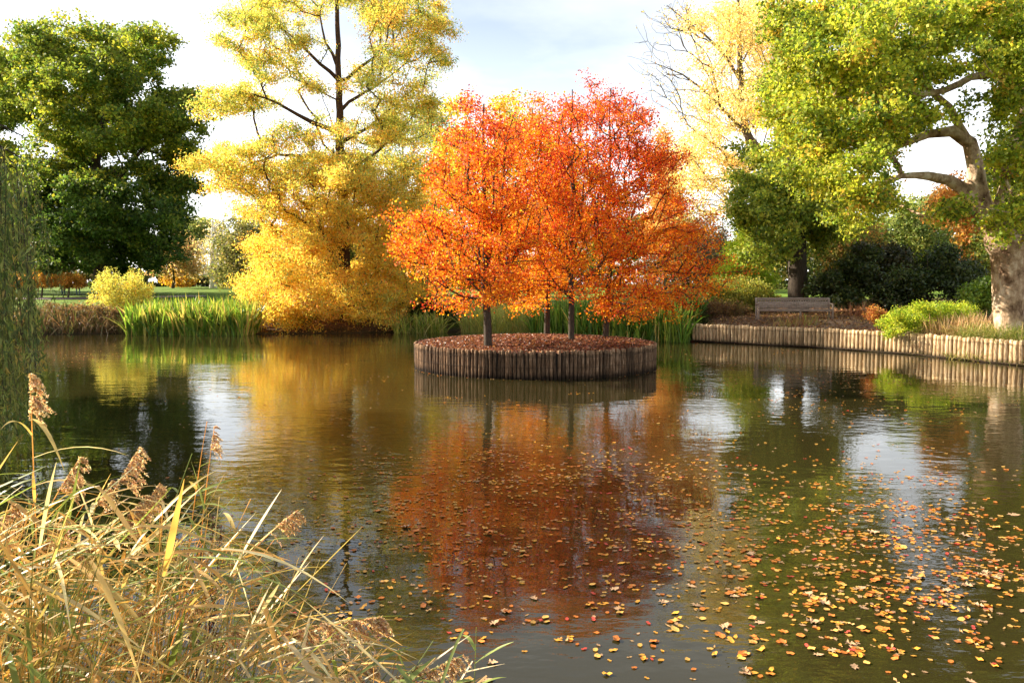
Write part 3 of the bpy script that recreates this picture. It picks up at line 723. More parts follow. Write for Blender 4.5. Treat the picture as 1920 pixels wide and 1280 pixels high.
bg_tree('olive_tree', 'olive green speckled tree between the white birch and the golden conifer', 80, (455, 548), [(460, 425, 35, 28, .7), (450, 470, 40, 35), (445, 510, 40, 28), (485, 480, 30, 50), (420, 460, 12, 25, .6)], 260, 19000, one([(0.14, 0.15, 0.05), (0.22, 0.2, 0.07), (0.35, 0.28, 0.1)], [3, 3, 1]), leaf=0.28, depth=4, sigma=0.7)
bg_tree('small_maple', 'small amber maple bush by the far hedge on the lawn', 105, (340, 543), [(335, 522, 24, 13), (350, 518, 14, 12)], 50, 5000, one([(0.6, 0.34, 0.03), (0.5, 0.24, 0.03)], [2, 1]), leaf=0.3, depth=2, sigma=0.6, R0=0.12, bare=0.2)
bg_tree('golden_maple', 'golden yellow tree rising directly behind the island trees', 52, (930, 560), [(868, 203, 26, 22), (955, 212, 52, 30), (850, 290, 45, 50), (900, 300, 80, 60), (990, 280, 60, 60), (850, 380, 60, 50), (950, 400, 110, 60), (830, 460, 50, 50), (930, 500, 130, 40), (1060, 330, 50, 60), (1080, 430, 60, 60)], 480, 52000, one([(0.7, 0.45, 0.04), (0.55, 0.48, 0.06), (0.35, 0.38, 0.05), (0.72, 0.33, 0.03)], [4, 4, 2, 2]), leaf=0.2, depth=4, sigma=0.55, R0=0.35)
bg_tree('orange_conifer', 'pale orange conical conifer behind the right side of the island trees', 62, (1245, 560), [(1243, 255, 8, 16), (1245, 300, 18, 30), (1248, 360, 28, 40), (1250, 430, 40, 45)], 170, 16000, one([(0.62, 0.3, 0.08), (0.7, 0.42, 0.14)], [1, 1]), leaf=0.22, depth=2, sigma=0.5)
bg_tree('grey_tree', 'thin grey green tree seen through the golden conifer on its right side', 78, (770, 560), [(770, 230, 60, 45, .7), (820, 260, 30, 50, .7), (720, 300, 60, 50, .7), (700, 400, 70, 50), (790, 370, 60, 60)], 330, 15000, one([(0.2, 0.22, 0.1), (0.32, 0.3, 0.14)], [1, 1]), leaf=0.25, depth=4, sigma=0.8, tip=0.03)
bg_tree('grey_tree', 'grey green shrubby tree seen behind the lower trunk of the golden conifer', 66, (710, 560), [(690, 470, 70, 50), (770, 470, 50, 50), (600, 500, 80, 40), (760, 540, 70, 30)], 240, 24000, MG, leaf=0.24, depth=3, sigma=0.7)
bg_tree('bare_tree', 'grey brown nearly leafless tree at the right behind the red branches', 66, (1330, 560), [(1318, 440, 45, 30), (1330, 480, 50, 40), (1290, 470, 30, 40), (1250, 500, 50, 40)], 300, 14000, one([(0.12, 0.09, 0.06), (0.2, 0.15, 0.09)], [1, 1]), leaf=0.2, depth=3, sigma=0.6, tip=0.02)
bg_tree('lime_green_conifer', 'bright yellow green feathery conifer left of the tree behind the bench', 47, (1402, 580), [(1408, 440, 22, 22), (1402, 480, 40, 30), (1395, 520, 52, 28), (1380, 545, 55, 20)], 260, 28000, one([(0.42, 0.55, 0.05), (0.6, 0.64, 0.09), (0.28, 0.4, 0.04)], [3, 3, 2]), leaf=0.16, depth=2.5, sigma=0.4, bare=0.3)
bg_tree('orange_tree', 'orange tree glimpsed behind the pale trunk at the right', 44, (1800, 560), [(1805, 365, 40, 30), (1785, 395, 45, 26), (1825, 430, 30, 25), (1830, 480, 30, 30)], 160, 11000, one([(0.6, 0.27, 0.07), (0.58, 0.38, 0.1)], [2, 1]), leaf=0.18, depth=2.5, sigma=0.5)
bg_tree('green_tree', 'pale green rounded tree behind the dark shrubs on the right', 54, (1700, 560), [(1690, 440, 60, 40), (1735, 400, 50, 35), (1650, 450, 45, 35), (1760, 450, 50, 40)], 240, 23000, one([(0.26, 0.31, 0.09), (0.4, 0.42, 0.13), (0.13, 0.18, 0.05)], [3, 2, 2]), leaf=0.22, depth=3, sigma=0.55)
bg_tree('green_tree', 'sparse olive tree between the bench trunk and the pale green tree', 45, (1600, 560), [(1600, 440, 40, 40, .7), (1620, 480, 50, 35), (1570, 490, 30, 50, .7)], 200, 12000, one([(0.14, 0.16, 0.04), (0.3, 0.26, 0.07), (0.5, 0.26, 0.08)], [3, 2, 1.3]), leaf=0.17, depth=2.5, sigma=0.5)
bg_tree('green_tree', 'green tree at the far right beyond the leaning pale trunk', 42, (1900, 560), [(1880, 330, 50, 50), (1900, 420, 50, 60), (1870, 480, 60, 50), (1930, 300, 50, 100)], 240, 24000, MG, leaf=0.18, depth=3, sigma=0.5)

def shrub(name, label, Y, base, blobs, ntar, nleaf, colf, leaf=0.1, depth=1.2, sigma=0.25, **kw):
    kw.setdefault('bare', 0.05); kw.setdefault('R0', 0.04); kw.setdefault('tip', 0.006)
    return bg_tree(name, label, Y, base, blobs, ntar, nleaf, colf, leaf=leaf, depth=depth, sigma=sigma, cat='shrub', **kw)
RH = dict(leaf=0.15, depth=1.8, sigma=0.3, bough=0.45, per=6, leaf_mat=LEAF_THICK)
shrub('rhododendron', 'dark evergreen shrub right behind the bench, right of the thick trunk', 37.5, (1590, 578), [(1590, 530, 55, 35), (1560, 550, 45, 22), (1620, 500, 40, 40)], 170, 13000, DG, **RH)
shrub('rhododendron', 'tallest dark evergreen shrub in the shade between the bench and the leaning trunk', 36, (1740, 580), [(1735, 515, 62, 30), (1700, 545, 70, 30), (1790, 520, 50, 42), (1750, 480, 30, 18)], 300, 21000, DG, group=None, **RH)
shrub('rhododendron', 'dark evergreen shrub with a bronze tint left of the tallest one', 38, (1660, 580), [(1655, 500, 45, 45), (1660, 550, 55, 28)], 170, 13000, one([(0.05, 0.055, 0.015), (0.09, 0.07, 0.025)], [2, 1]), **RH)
shrub('rhododendron', 'bright green leafed shrub just left of the base of the leaning pale trunk', 31, (1835, 590), [(1835, 560, 32, 25), (1855, 540, 20, 18)], 90, 8000, one([(0.12, 0.2, 0.02), (0.2, 0.3, 0.03)], [1, 1]), leaf=0.12, depth=0.9, sigma=0.22, leaf_mat=LEAF_THICK)
shrub('hedge_shrub', 'yellowish green shrub left of the bench above the bank', 40, (1370, 585), [(1370, 550, 50, 25), (1330, 560, 40, 22), (1420, 555, 30, 25)], 190, 15000, one([(0.32, 0.34, 0.07), (0.52, 0.45, 0.1), (0.18, 0.2, 0.04)], [2, 2, 2]), leaf=0.12, depth=1.4, sigma=0.3)
shrub('russet_shrub', 'russet brown low shrub on the bank left of the bench', 36.5, (1355, 605), [(1355, 585, 45, 18), (1310, 580, 30, 20)], 130, 9000, one([(0.16, 0.08, 0.04), (0.22, 0.13, 0.06), (0.1, 0.08, 0.03)], [2, 2, 1]), leaf=0.09, depth=1.0, sigma=0.22)
shrub('spiraea_shrub', 'low bright yellow green spreading shrub spilling over the sunlit palisade', 28.0, (1745, 622), [(1745, 590, 70, 22), (1690, 608, 38, 18), (1720, 600, 60, 18), (1800, 590, 36, 20), (1672, 622, 18, 10, 1, -0.4)], 330, 26000, one([(0.3, 0.4, 0.03), (0.48, 0.5, 0.05), (0.2, 0.28, 0.03)], [3, 3, 1.5]), leaf=0.07, depth=1.1, sigma=0.16)
shrub('copper_shrub', 'small copper leafed shrub at the left foot of the yellow green spreading shrub', 29.4, (1650, 615), [(1655, 598, 20, 13), (1640, 588, 14, 10)], 50, 2600, one([(0.5, 0.25, 0.06), (0.4, 0.14, 0.05)], [1, 1]), leaf=0.07, depth=0.4, sigma=0.14)
tree('dogwood_shrub', 'upright yellow leafed shrub on the left bank in front of the oak', 'shrub', 41.5, [([(232, 612), (232, 590)], 0.06, 0.03), ([(230, 600), (205, 520)], 0.02, 0.008), ([(232, 600), (262, 525)], 0.02, 0.008)],
     [(232, 552, 50, 24), (225, 582, 42, 20), (205, 530, 10, 14, .7), (201, 514, 4, 8, .5), (238, 526, 8, 12, .6), (255, 532, 10, 16, .7), (276, 548, 9, 16, .7), (180, 545, 6, 14, .6), (188, 530, 4, 14, .6), (218, 520, 4, 14, .7), (246, 520, 4, 12, .6), (266, 525, 4, 12, .6), (285, 540, 4, 12, .6), (172, 560, 5, 14, .6), (262, 585, 25, 16)], 460, 1.5, leaf=0.11, nleaf=19000, sigma=0.13,
     colf=one([(0.62, 0.55, 0.13), (0.5, 0.48, 0.1), (0.7, 0.42, 0.05)], [4, 3, .8]), bark=BARK_GREY, tip=0.006, alpha=0.7, up=1.5, bare=0.0, part='foliage', aspect=0.35, flatsig=1.6)
JM = one([(0.5, 0.2, 0.04), (0.6, 0.3, 0.05), (0.4, 0.26, 0.05)], [3, 3, 2])
for cx_, rx_, py_, lab in ((40, 26, 528, 'leftmost low orange weeping maple by the path, partly behind the willow'), (78, 26, 524, 'middle low orange weeping maple by the path'), (128, 34, 526, 'widest low orange weeping maple, right hand one by the path')):
    tree('weeping_maple', lab, 'tree', 60, [([(cx_, 556), (cx_ + 2, 538), (cx_, 520)], 0.09, 0.04)], [(cx_, py_, rx_, 13), (cx_ - 8, py_ - 5, rx_ * .5, 9), (cx_ + 8, py_ + 6, rx_ * .9, 9, .6)], 100, 1.3, leaf=0.11, nleaf=7000, sigma=0.22, colf=JM, bark=BARK_GREY, tip=0.01, alpha=0.3, bare=0.5, group='low orange maples along the path', flatsig=0.6)
shrub('dark_shrub', 'dark green shrub under the oak between the orange maples and the yellow shrub', 57.5, (188, 552), [(190, 538, 16, 12), (200, 530, 12, 12)], 60, 4500, DG, leaf=0.15, depth=1.2, sigma=0.3)

# distant woodland closing the view
def wood(name, label, x0, x1, Y, ztop, n_, cols, w, leaf, kind='stuff'):
    px = rng.uniform(x0, x1, n_ // 60); base = ground(px, np.full_like(px, Y))
    hh = ztop * (0.65 + 0.35 * np.sin(px * 0.23 + Y) * np.sin(px * 0.071 + 1)); tz = base + rng.uniform(0, 1, len(px)) ** 0.8 * hh
    T = np.stack([px, Y + rng.uniform(-4, 4, len(px)), tz], -1)
    tid = rng.integers(0, len(px), n_); cen = T[tid] + rng.normal(size=(n_, 3)) * np.array([1, 1, 0.7]) * ztop * 0.07
    cen[:, 2] = np.maximum(cen[:, 2], ground(cen[:, 0], cen[:, 1]) + 0.1)
    tag(leaves_obj(name, cen, leaf, palette(cols, w, n_, tid, len(px), 0.4), LEAF, None, aspect=0.7, flat=0.3), label, 'woodland', kind=kind)
wood('far_woodland', 'dark hedge and low trees closing the lawn far behind', -110, -30, 125, 4.0, 26000, [(0.05, 0.06, 0.02), (0.1, 0.1, 0.03), (0.2, 0.12, 0.05)], [3, 3, 1], 0.6)
wood('far_woodland', 'mixed autumn woodland far behind the golden conifer and the island trees', -32, 30, 92, 8.5, 42000, [(0.08, 0.1, 0.03), (0.2, 0.2, 0.05), (0.4, 0.26, 0.05)], [3, 3, 1.4], 0.42)
wood('far_woodland', 'green woodland far behind the shrubs of the right bank', 22, 70, 75, 8.0, 42000, [(0.08, 0.11, 0.03), (0.18, 0.2, 0.05), (0.3, 0.24, 0.06)], [3, 3, 1], 0.34)

# ------------------------------------------------------------------ willow on the left bank
def willow():
    root = empty('willow_tree', (-12.6, 12.6, 0.5), 'weeping willow at the left edge with long trailing strands over the water', 'tree')
    tb = Tubes(); lv, lc = [], []
    top = np.array([-12.2, 12.6, 5.2])
    wt = densify([(-12.8, 12.6, 0.2), (-12.6, 12.5, 2.2), (-12.2, 12.6, 5.2), (-12.0, 12.8, 7.0)], 0.5, 0.03)
    tb.tube(wt, np.linspace(0.4, 0.12, len(wt)), 12)
    dirs, D = [], []
    for q in range(430):
        a = rng.uniform(0, 2 * np.pi); rad_ = 4.6 * math.sqrt(rng.uniform(0.02, 1)); hh = 8.6 * (1 - 0.5 * (rad_ / 4.6) ** 2) + rng.normal() * 0.3
        ex = np.array([-12.9 + rad_ * math.cos(a), 12.6 + rad_ * math.sin(a), hh])
        if q % 4 == 0:
            md = (top + ex) / 2 + np.array([0, 0, 0.9])
            tb.tube(np.array([top + (0, 0, -0.4), md, ex]), [0.06, 0.035, 0.012], 5)
        ln = rng.uniform(2.2, 5.5) if rad_ > 2.4 else rng.uniform(0.8, 2.4)
        low = 0.25 + abs(rng.normal()) * 0.9
        ln = min(ln, hh - low)
        m = 9; tt = np.linspace(0, 1, m); sway = rng.normal(size=2) * 0.22 + np.array([math.cos(a), math.sin(a)]) * 0.3
        st_ = np.stack([ex[0] + sway[0] * tt ** 0.6, ex[1] + sway[1] * tt ** 0.6, ex[2] - ln * tt], -1)
        tb.tube(st_, np.linspace(0.006, 0.002, m), 3, cap=False)
        k_ = int(ln * 34)
        u_ = rng.uniform(0, 1, k_); cp = np.stack([np.interp(u_, tt, st_[:, c]) for c in range(3)], -1)
        lv.append(cp + rng.normal(size=(k_, 3)) * 0.035); lc.append(np.full(k_, q))
    for q in range(78):           # the skirt that trails over the water
        y_ = rng.uniform(8.2, 12.5); x_ = -y_ * rng.uniform(0.588, 0.72) - 0.1; u_ = min(1, (-x_ / y_ - 0.585) / 0.07)
        z1 = 2.6 + 1.6 * u_ ** 0.6 + rng.normal() * 0.15 if rng.uniform() < 0.8 else rng.uniform(1.2, 3); z0_ = rng.uniform(0.08, 0.9) if rng.uniform() < 0.75 else rng.uniform(1, 2)
        if z1 - z0_ < 0.5: continue
        m = 8; tt = np.linspace(0, 1, m); sw = rng.normal(size=2) * 0.1
        st_ = np.stack([x_ + sw[0] * tt, y_ + sw[1] * tt, z1 + (z0_ - z1) * tt], -1)
        if q % 6 == 0: tb.tube(densify([(-12.0, 12.7, 5.4), ((x_ - 12) / 2 - .4, (y_ + 12.7) / 2, 5.6), (x_, y_, z1)], 0.6, 0.04), 0.014, 4)
        tb.tube(st_, np.linspace(0.006, 0.002, m), 3, cap=False)
        k_ = int((z1 - z0_) * 52); uu = rng.uniform(0, 1, k_); cp = np.stack([np.interp(uu, tt, st_[:, c]) for c in range(3)], -1)
        lv.append(cp + rng.normal(size=(k_, 3)) * 0.03); lc.append(np.full(k_, 800 + q))
    tb.build('trunk', BARK_DARK, root)
    cen = np.concatenate(lv); tid = np.concatenate(lc)
    cols = palette([(0.14, 0.17, 0.05), (0.26, 0.27, 0.08), (0.09, 0.13, 0.04), (0.42, 0.34, 0.09)], [4, 4, 2, 1], len(cen), tid, 1060, 0.6)
    leaves_obj('crown', cen, 0.13, cols, LEAF, root, aspect=0.18, flat=0.0, droop=1.6)
willow()

# two unseen trees added on the left bank to shade the near water
LB = one([(0.1, 0.13, 0.03), (0.2, 0.22, 0.05), (0.4, 0.34, 0.08)], [3, 3, 1])
def added_shade_tree(label, x, y, hgt, rad_):
    # the silhouette helper works in pixels; these stand outside the frame, so they are laid out in metres
    ppm = F / y; px = CX + x * ppm; z = lambda h_: HOR - (h_ - H) * ppm
    tree('added_shade_tree', label, 'tree', y, [([(px, z(0.6)), (px + 6, z(hgt * .5)), (px, z(hgt * .9))], 0.28, 0.06)],
         [(px, z(hgt * .62), rad_ * ppm, hgt * .3 * ppm), (px - rad_ * .3 * ppm, z(hgt * .8), rad_ * .6 * ppm, hgt * .17 * ppm)], 300, rad_, leaf=0.2, nleaf=26000, sigma=0.5, colf=LB, bark=BARK_GREY, tip=0.014, alpha=0.3, bare=2.0, bough=1.0, per=8)
added_shade_tree('unseen green and yellow tree added on the left bank to shade the water, beyond the willow', -20.5, 15.2, 12.0, 3.2)
added_shade_tree('unseen green and yellow tree added on the left bank for shade, taller one behind the willow', -25, 20, 14.0, 3.4)

# ------------------------------------------------------------------ bladed plants
def blades(name, label, cat, pts, hgt, wid, cols, w, lean=0.35, bend=0.4, seg=4, kind=None, group=None, dirx=0.0, hvar=0.3, mat=None):
    n_ = len(pts); pts = np.asarray(pts, float)
    a = rng.uniform(0, 2 * np.pi, n_); ln = np.abs(rng.normal(size=n_)) * lean
    dv = np.stack([np.cos(a) * ln + dirx, np.sin(a) * ln, np.zeros(n_)], -1)
    hh = hgt * (1 + hvar * rng.uniform(-1, 1, n_)); ww = wid * rng.uniform(0.6, 1.3, n_)
    side = np.stack([rng.normal(size=n_), rng.normal(size=n_), np.zeros(n_)], -1); side = unit(side)
    bd = np.abs(rng.normal(size=n_)) * bend
    Vv = []
    for s_ in range(seg + 1):
        t_ = s_ / seg
        c = pts + np.stack([dv[:, 0] * hh * t_ * (1 + bd * t_), dv[:, 1] * hh * t_ * (1 + bd * t_), hh * t_ * (1 - 0.45 * bd * t_ * t_)], -1)
        wd = ww * (0.55 + 0.9 * t_) * (1 - t_ ** 3) * 0.5 + 0.0008
        Vv += [c - side * wd[:, None], c + side * wd[:, None]]
    Vv = np.stack(Vv, 1); m = 2 * (seg + 1)
    f = np.concatenate([np.stack([np.arange(n_) * m + 2 * s_, np.arange(n_) * m + 2 * s_ + 1, np.arange(n_) * m + 2 * s_ + 3, np.arange(n_) * m + 2 * s_ + 2], -1) for s_ in range(seg)])
    cc = palette(cols, w, n_, np.arange(n_), n_, 1.0, 0.2)
    return tag(mesh_obj(name, Vv.reshape(-1, 3), f, mat or BLADE, col=np.repeat(cc, m, axis=0)), label, cat, group, kind)
def strip(x0, x1, y0, y1, n_, z=None, fx=None):
    x = rng.uniform(x0, x1, n_); y = rng.uniform(y0, y1, n_)
    zz = ground(x, y) if z is None else np.full(n_, z)
    return np.stack([x, y, np.maximum(zz, -0.05)], -1)
IR = [(0.1, 0.19, 0.025), (0.2, 0.32, 0.04), (0.4, 0.46, 0.07), (0.68, 0.52, 0.15)]
def along(p0, p1, width, n_):
    p0, p1 = np.array(p0, float), np.array(p1, float); d = p1 - p0; nn = np.array([-d[1], d[0]]) / np.linalg.norm(d)
    q = p0 + d * rng.uniform(0, 1, (n_, 1)) + nn * rng.uniform(-0.5, 0.5, (n_, 1)) * width
    return np.stack([q[:, 0], q[:, 1], np.maximum(ground(q[:, 0], q[:, 1]), -0.1)], -1)
blades('iris_bed', 'dense bank of green sword leaved water plants on the left far shore', 'water plants', along((-18.2, 38.7), (-12.4, 38.2), 2.2, 5000), 1.38, 0.085, IR, [3, 5, 4, 2.6], lean=0.26, bend=0.5, hvar=0.4, kind='stuff')
blades('iris_bed', 'green sword leaved water plants behind the island, sunlit at their left end', 'water plants', along((1.4, 38.0), (7.6, 33.6), 2.0, 3600), 1.5, 0.08, IR, [5, 4, 1.5, 0.8], lean=0.24, bend=0.5, hvar=0.4, kind='stuff')
blades('sedge_clump', 'pale yellow green arching grass on the far shore behind the first island trunk', 'grass', along((-2.2, 40.6), (1.4, 38.9), 1.8, 3200), 1.35, 0.025, [(0.5, 0.5, 0.12), (0.62, 0.55, 0.18), (0.3, 0.36, 0.08)], [3, 2, 2], lean=0.35, bend=0.8, kind='stuff')
blades('daylily_clump', 'loose clump of arching green strap leaves at the water between conifer and island', 'plant', along((-5.8, 39.2), (-3.3, 39.8), 1.0, 420), 1.1, 0.05, [(0.2, 0.3, 0.04), (0.45, 0.45, 0.1), (0.6, 0.5, 0.2)], [3, 2, 1], lean=0.45, bend=0.7)
shrub('dark_shrub', 'dark green bushy shrub at the waterside between the conifer and the island', 41.5, (820, 612), [(820, 590, 45, 20), (790, 575, 30, 18), (850, 600, 25, 15)], 120, 9000, DG, leaf=0.12, depth=1.0, sigma=0.26)
shrub('dark_shrub', 'rounded dark weeping shrub where the palisade begins right of the island', 34.6, (1290, 632), [(1290, 590, 36, 25), (1270, 612, 40, 22), (1310, 610, 20, 20)], 200, 17000, DG, leaf=0.1, depth=0.9, sigma=0.2, aspect=0.25, droop=1.0)
blades('bank_grass', 'brown withered grass and ferns overhanging the left far bank', 'grass', np.concatenate([along((-30, 37.4), (-18.6, 39.6), 1.6, 3800)]), 1.0, 0.03, [(0.26, 0.15, 0.07), (0.16, 0.10, 0.05), (0.1, 0.12, 0.03), (0.4, 0.25, 0.12)], [3, 3, 2, 1], lean=0.5, bend=1.2, kind='stuff')
shrub('brown_fern_shrub', 'russet brown low bush at the water below the yellow shrub', 39.8, (165, 622), [(165, 590, 60, 18), (100, 590, 45, 20), (210, 600, 25, 16)], 220, 12000, one([(0.2, 0.11, 0.05), (0.12, 0.08, 0.035), (0.3, 0.19, 0.09)], [3, 3, 1]), leaf=0.09, depth=0.9, sigma=0.2)
blades('bank_grass', 'short grass tufts along the far lawn edge', 'grass', along((-30, 40.2), (-10, 41.0), 2.6, 5000), 0.28, 0.02, [(0.12, 0.2, 0.025), (0.25, 0.3, 0.04)], [1, 1], kind='stuff')
blades('bank_grass', 'green and straw coloured grass hanging over the palisade at the right end', 'grass', along((14.6, 25.9), (16.2, 22.9), 1.3, 1500), 0.55, 0.02, [(0.25, 0.28, 0.05), (0.5, 0.42, 0.16), (0.16, 0.2, 0.03)], [2, 2, 2], lean=0.9, bend=1.3, kind='stuff')
blades('straw_grass', 'dry straw coloured grass tuft at the foot of the leaning pale trunk', 'grass', along((14.2, 27.4), (15.6, 26.2), 1.3, 1100), 0.7, 0.018, [(0.55, 0.38, 0.2), (0.42, 0.28, 0.14)], [1, 1], lean=0.45, bend=1.0)
# fallen leaves on the right bank
n_ = 16000
x = rng.uniform(7.5, 20, n_); y = rng.uniform(20, 42, n_); dd = shore_dist(x, y); ok = dd > 0.12
x, y = x[ok], y[ok]
cen = np.stack([x, y, ground(x, y) + 0.02], -1)
tag(leaves_obj('leaf_litter', cen, 0.1, palette([(0.3, 0.15, 0.07), (0.45, 0.24, 0.1), (0.2, 0.1, 0.05), (0.6, 0.36, 0.12)], [3, 2, 3, 1], len(x), np.zeros(len(x), int), 1, 1.0, 0.25), LEAF_THICK, None, aspect=0.65, flat=0.85), 'brown fallen leaves covering the bank round the bench', 'leaf litter', kind='stuff')
n_ = 5000
x = rng.uniform(-14, -3.5, n_); y = rng.uniform(38.5, 46, n_); ok = shore_dist(x, y) > 0.05; x, y = x[ok], y[ok]
tag(leaves_obj('leaf_litter', np.stack([x, y, ground(x, y) + 0.02], -1), 0.11, palette([(0.35, 0.16, 0.06), (0.5, 0.26, 0.06)], [1, 1], len(x), np.zeros(len(x), int), 1, 1.0, 0.25), LEAF_THICK, None, aspect=0.5, flat=0.85), 'rusty needles and leaves fallen under the golden conifer', 'leaf litter', kind='stuff')
# small herbs before the bench
for i_, (px, py, Yh, hh, cols, lab) in enumerate([
    (1420, 612, 32.9, 0.22, [(0.06, 0.14, 0.02), (0.1, 0.2, 0.03)], 'low fresh green leafy plant before the left end of the bench'),
    (1475, 606, 32.4, 0.4, [(0.25, 0.12, 0.06), (0.3, 0.25, 0.08)], 'thin reddish herb standing before the middle of the bench'),
    (1510, 606, 32.2, 0.45, [(0.35, 0.16, 0.07), (0.3, 0.3, 0.06)], 'straggly yellow and russet herb before the right half of the bench'),
    (1610, 600, 32.0, 0.6, [(0.45, 0.18, 0.08), (0.3, 0.12, 0.06)], 'dry russet stalks on the bank right of the bench')]):
    b0 = G(px, py, 0.85); b0[2] = float(ground(b0[0], b0[1]))
    p_ = b0 + rng.normal(size=(110, 3)) * np.array([0.32, 0.3, 0])
    blades('bank_herb', lab, 'plant', p_, hh, 0.045 if i_ == 0 else 0.02, cols, [1, 1], lean=0.4, bend=0.7)

# ------------------------------------------------------------------ bench
WOOD = noise_material('weathered_oak', [(0.14, 0.105, 0.085), (0.29, 0.22, 0.18), (0.4, 0.32, 0.27)], (2, 14, 14), 2.5, bump=0.4, bdist=0.004)
class Boxes:
    def __init__(s): s.V = []; s.F = []; s.n = 0
    def box(s, c, d, rot=None, bev=0.006):
        hx, hy, hz = (q / 2 for q in d); b_ = min(bev, hx * .4, hy * .4, hz * .4)
        vs = []
        for sx in (-1, 1):
            for sy in (-1, 1):
                for sz in (-1, 1):
                    vs += [(sx * (hx - b_), sy * (hy - b_), sz * hz), (sx * (hx - b_), sy * hy, sz * (hz - b_)), (sx * hx, sy * (hy - b_), sz * (hz - b_))]
        vs = np.array(vs)
        import bmesh
        bm = bmesh.new()
        for v in vs: bm.verts.new(v)
        bmesh.ops.convex_hull(bm, input=bm.verts)
        bm.verts.ensure_lookup_table()
        tri = np.array([[v.index for v in f.verts] for f in bm.faces if len(f.verts) == 3]); co = np.array([v.co[:] for v in bm.verts])
        bm.free()
        if rot is not None: co = co @ np.array(Matrix.Rotation(rot, 3, 'X')).T
        s.V.append(co + np.array(c)); s.F.append(tri + s.n); s.n += len(co)
    def build(s, name, mat, parent):
        o = mesh_obj(name, np.concatenate(s.V), np.concatenate(s.F), mat)
        o.parent = parent
        return o
bp_ = G(1497, 590, 1.0)
bz = float(ground(11.6, 33.6))
bench = empty('park_bench', (11.75, 33.2, bz), 'long weathered wooden bench with pierced slatted back facing the pond', 'bench')
bench.rotation_euler = (0, 0, R(-7))
BW = 3.0
q = Boxes()
for i_ in range(5): q.box((0, -0.26 + i_ * 0.115, 0.44 - 0.008 * i_), (BW - 0.1, 0.095, 0.028))
q.build('seat', WOOD, bench)
q = Boxes()
ns = 29; sw = (BW - 0.12) / ns
tilt = R(-12)
for i_ in range(ns):
    xx = -BW / 2 + 0.06 + sw * (i_ + 0.5)
    # each back slat stops above and below its small round opening
    q.box((xx, 0.305, 0.60), (sw - 0.006, 0.02, 0.29), tilt, 0.003)
    q.box((xx - sw * 0.36, 0.34, 0.765), (sw * 0.24, 0.02, 0.05), tilt, 0.002); q.box((xx + sw * 0.36, 0.34, 0.765), (sw * 0.24, 0.02, 0.05), tilt, 0.002)
    q.box((xx, 0.349, 0.81), (sw - 0.006, 0.02, 0.04), tilt, 0.003)
q.build('backrest', WOOD, bench)
q = Boxes(); q.box((0, 0.362, 0.865), (BW, 0.05, 0.07), tilt); q.build('top_rail', WOOD, bench)
q = Boxes(); q.box((0, -0.30, 0.385), (BW - 0.1, 0.03, 0.08)); q.box((0, 0.24, 0.395), (BW - 0.1, 0.03, 0.07)); q.build('seat_rail', WOOD, bench)
for sx in (-1, 1):
    q = Boxes(); q.box((sx * (BW / 2 - 0.02), -0.29, 0.32), (0.07, 0.07, 0.64)); q.build('leg', WOOD, bench)
    q = Boxes(); q.box((sx * (BW / 2 - 0.02), 0.25, 0.22), (0.07, 0.07, 0.44)); q.box((sx * (BW / 2 - 0.02), 0.315, 0.66), (0.068, 0.06, 0.46), tilt); q.build('leg', WOOD, bench)
    q = Boxes(); q.box((sx * (BW / 2 - 0.02), -0.03, 0.655), (0.09, 0.64, 0.035)); q.build('armrest', WOOD, bench)
    q = Boxes(); q.box((sx * (BW / 2 - 0.02), -0.02, 0.12), (0.045, 0.48, 0.05)); q.build('stretcher', WOOD, bench)
q = Boxes(); q.box((0.2, -0.28, 0.2), (0.07, 0.07, 0.4)); q.build('leg', WOOD, bench)

# two people half hidden behind the low maples
def person(name, label, px, Y, jacket, facing):
    b0 = P(px, 540, Y); gz_ = float(ground(b0[0], Y))
    root = empty(name, (b0[0], Y, gz_), label, 'person')
    root.rotation_euler = (0, 0, facing)
    v = [(0, 0, .95), (0, 0, 1.15), (0, 0, 1.38), (0, 0, 1.5), (0, .01, 1.62), (0, .015, 1.72), (-.18, 0, 1.4), (-.23, .02, 1.13), (-.22, -.08, .88), (-.22, -.1, .8), (.18, 0, 1.4), (.23, .02, 1.13), (.2, -.1, .9), (.2, -.12, .82),
         (-.09, 0, .9), (-.1, -.02, .5), (-.1, .02, .08), (-.1, -.12, .04), (.09, 0, .9), (.11, .02, .5), (.12, .06, .08), (.12, -.08, .04)]
    e = [(0, 1), (1, 2), (2, 3), (3, 4), (4, 5), (2, 6), (6, 7), (7, 8), (8, 9), (2, 10), (10, 11), (11, 12), (12, 13), (0, 14), (14, 15), (15, 16), (16, 17), (0, 18), (18, 19), (19, 20), (20, 21)]
    r_ = [.15, .14, .16, .06, .1, .08, .07, .05, .04, .035, .07, .05, .04, .035, .1, .07, .045, .04, .1, .07, .045, .04]
    return v, e, r_, root
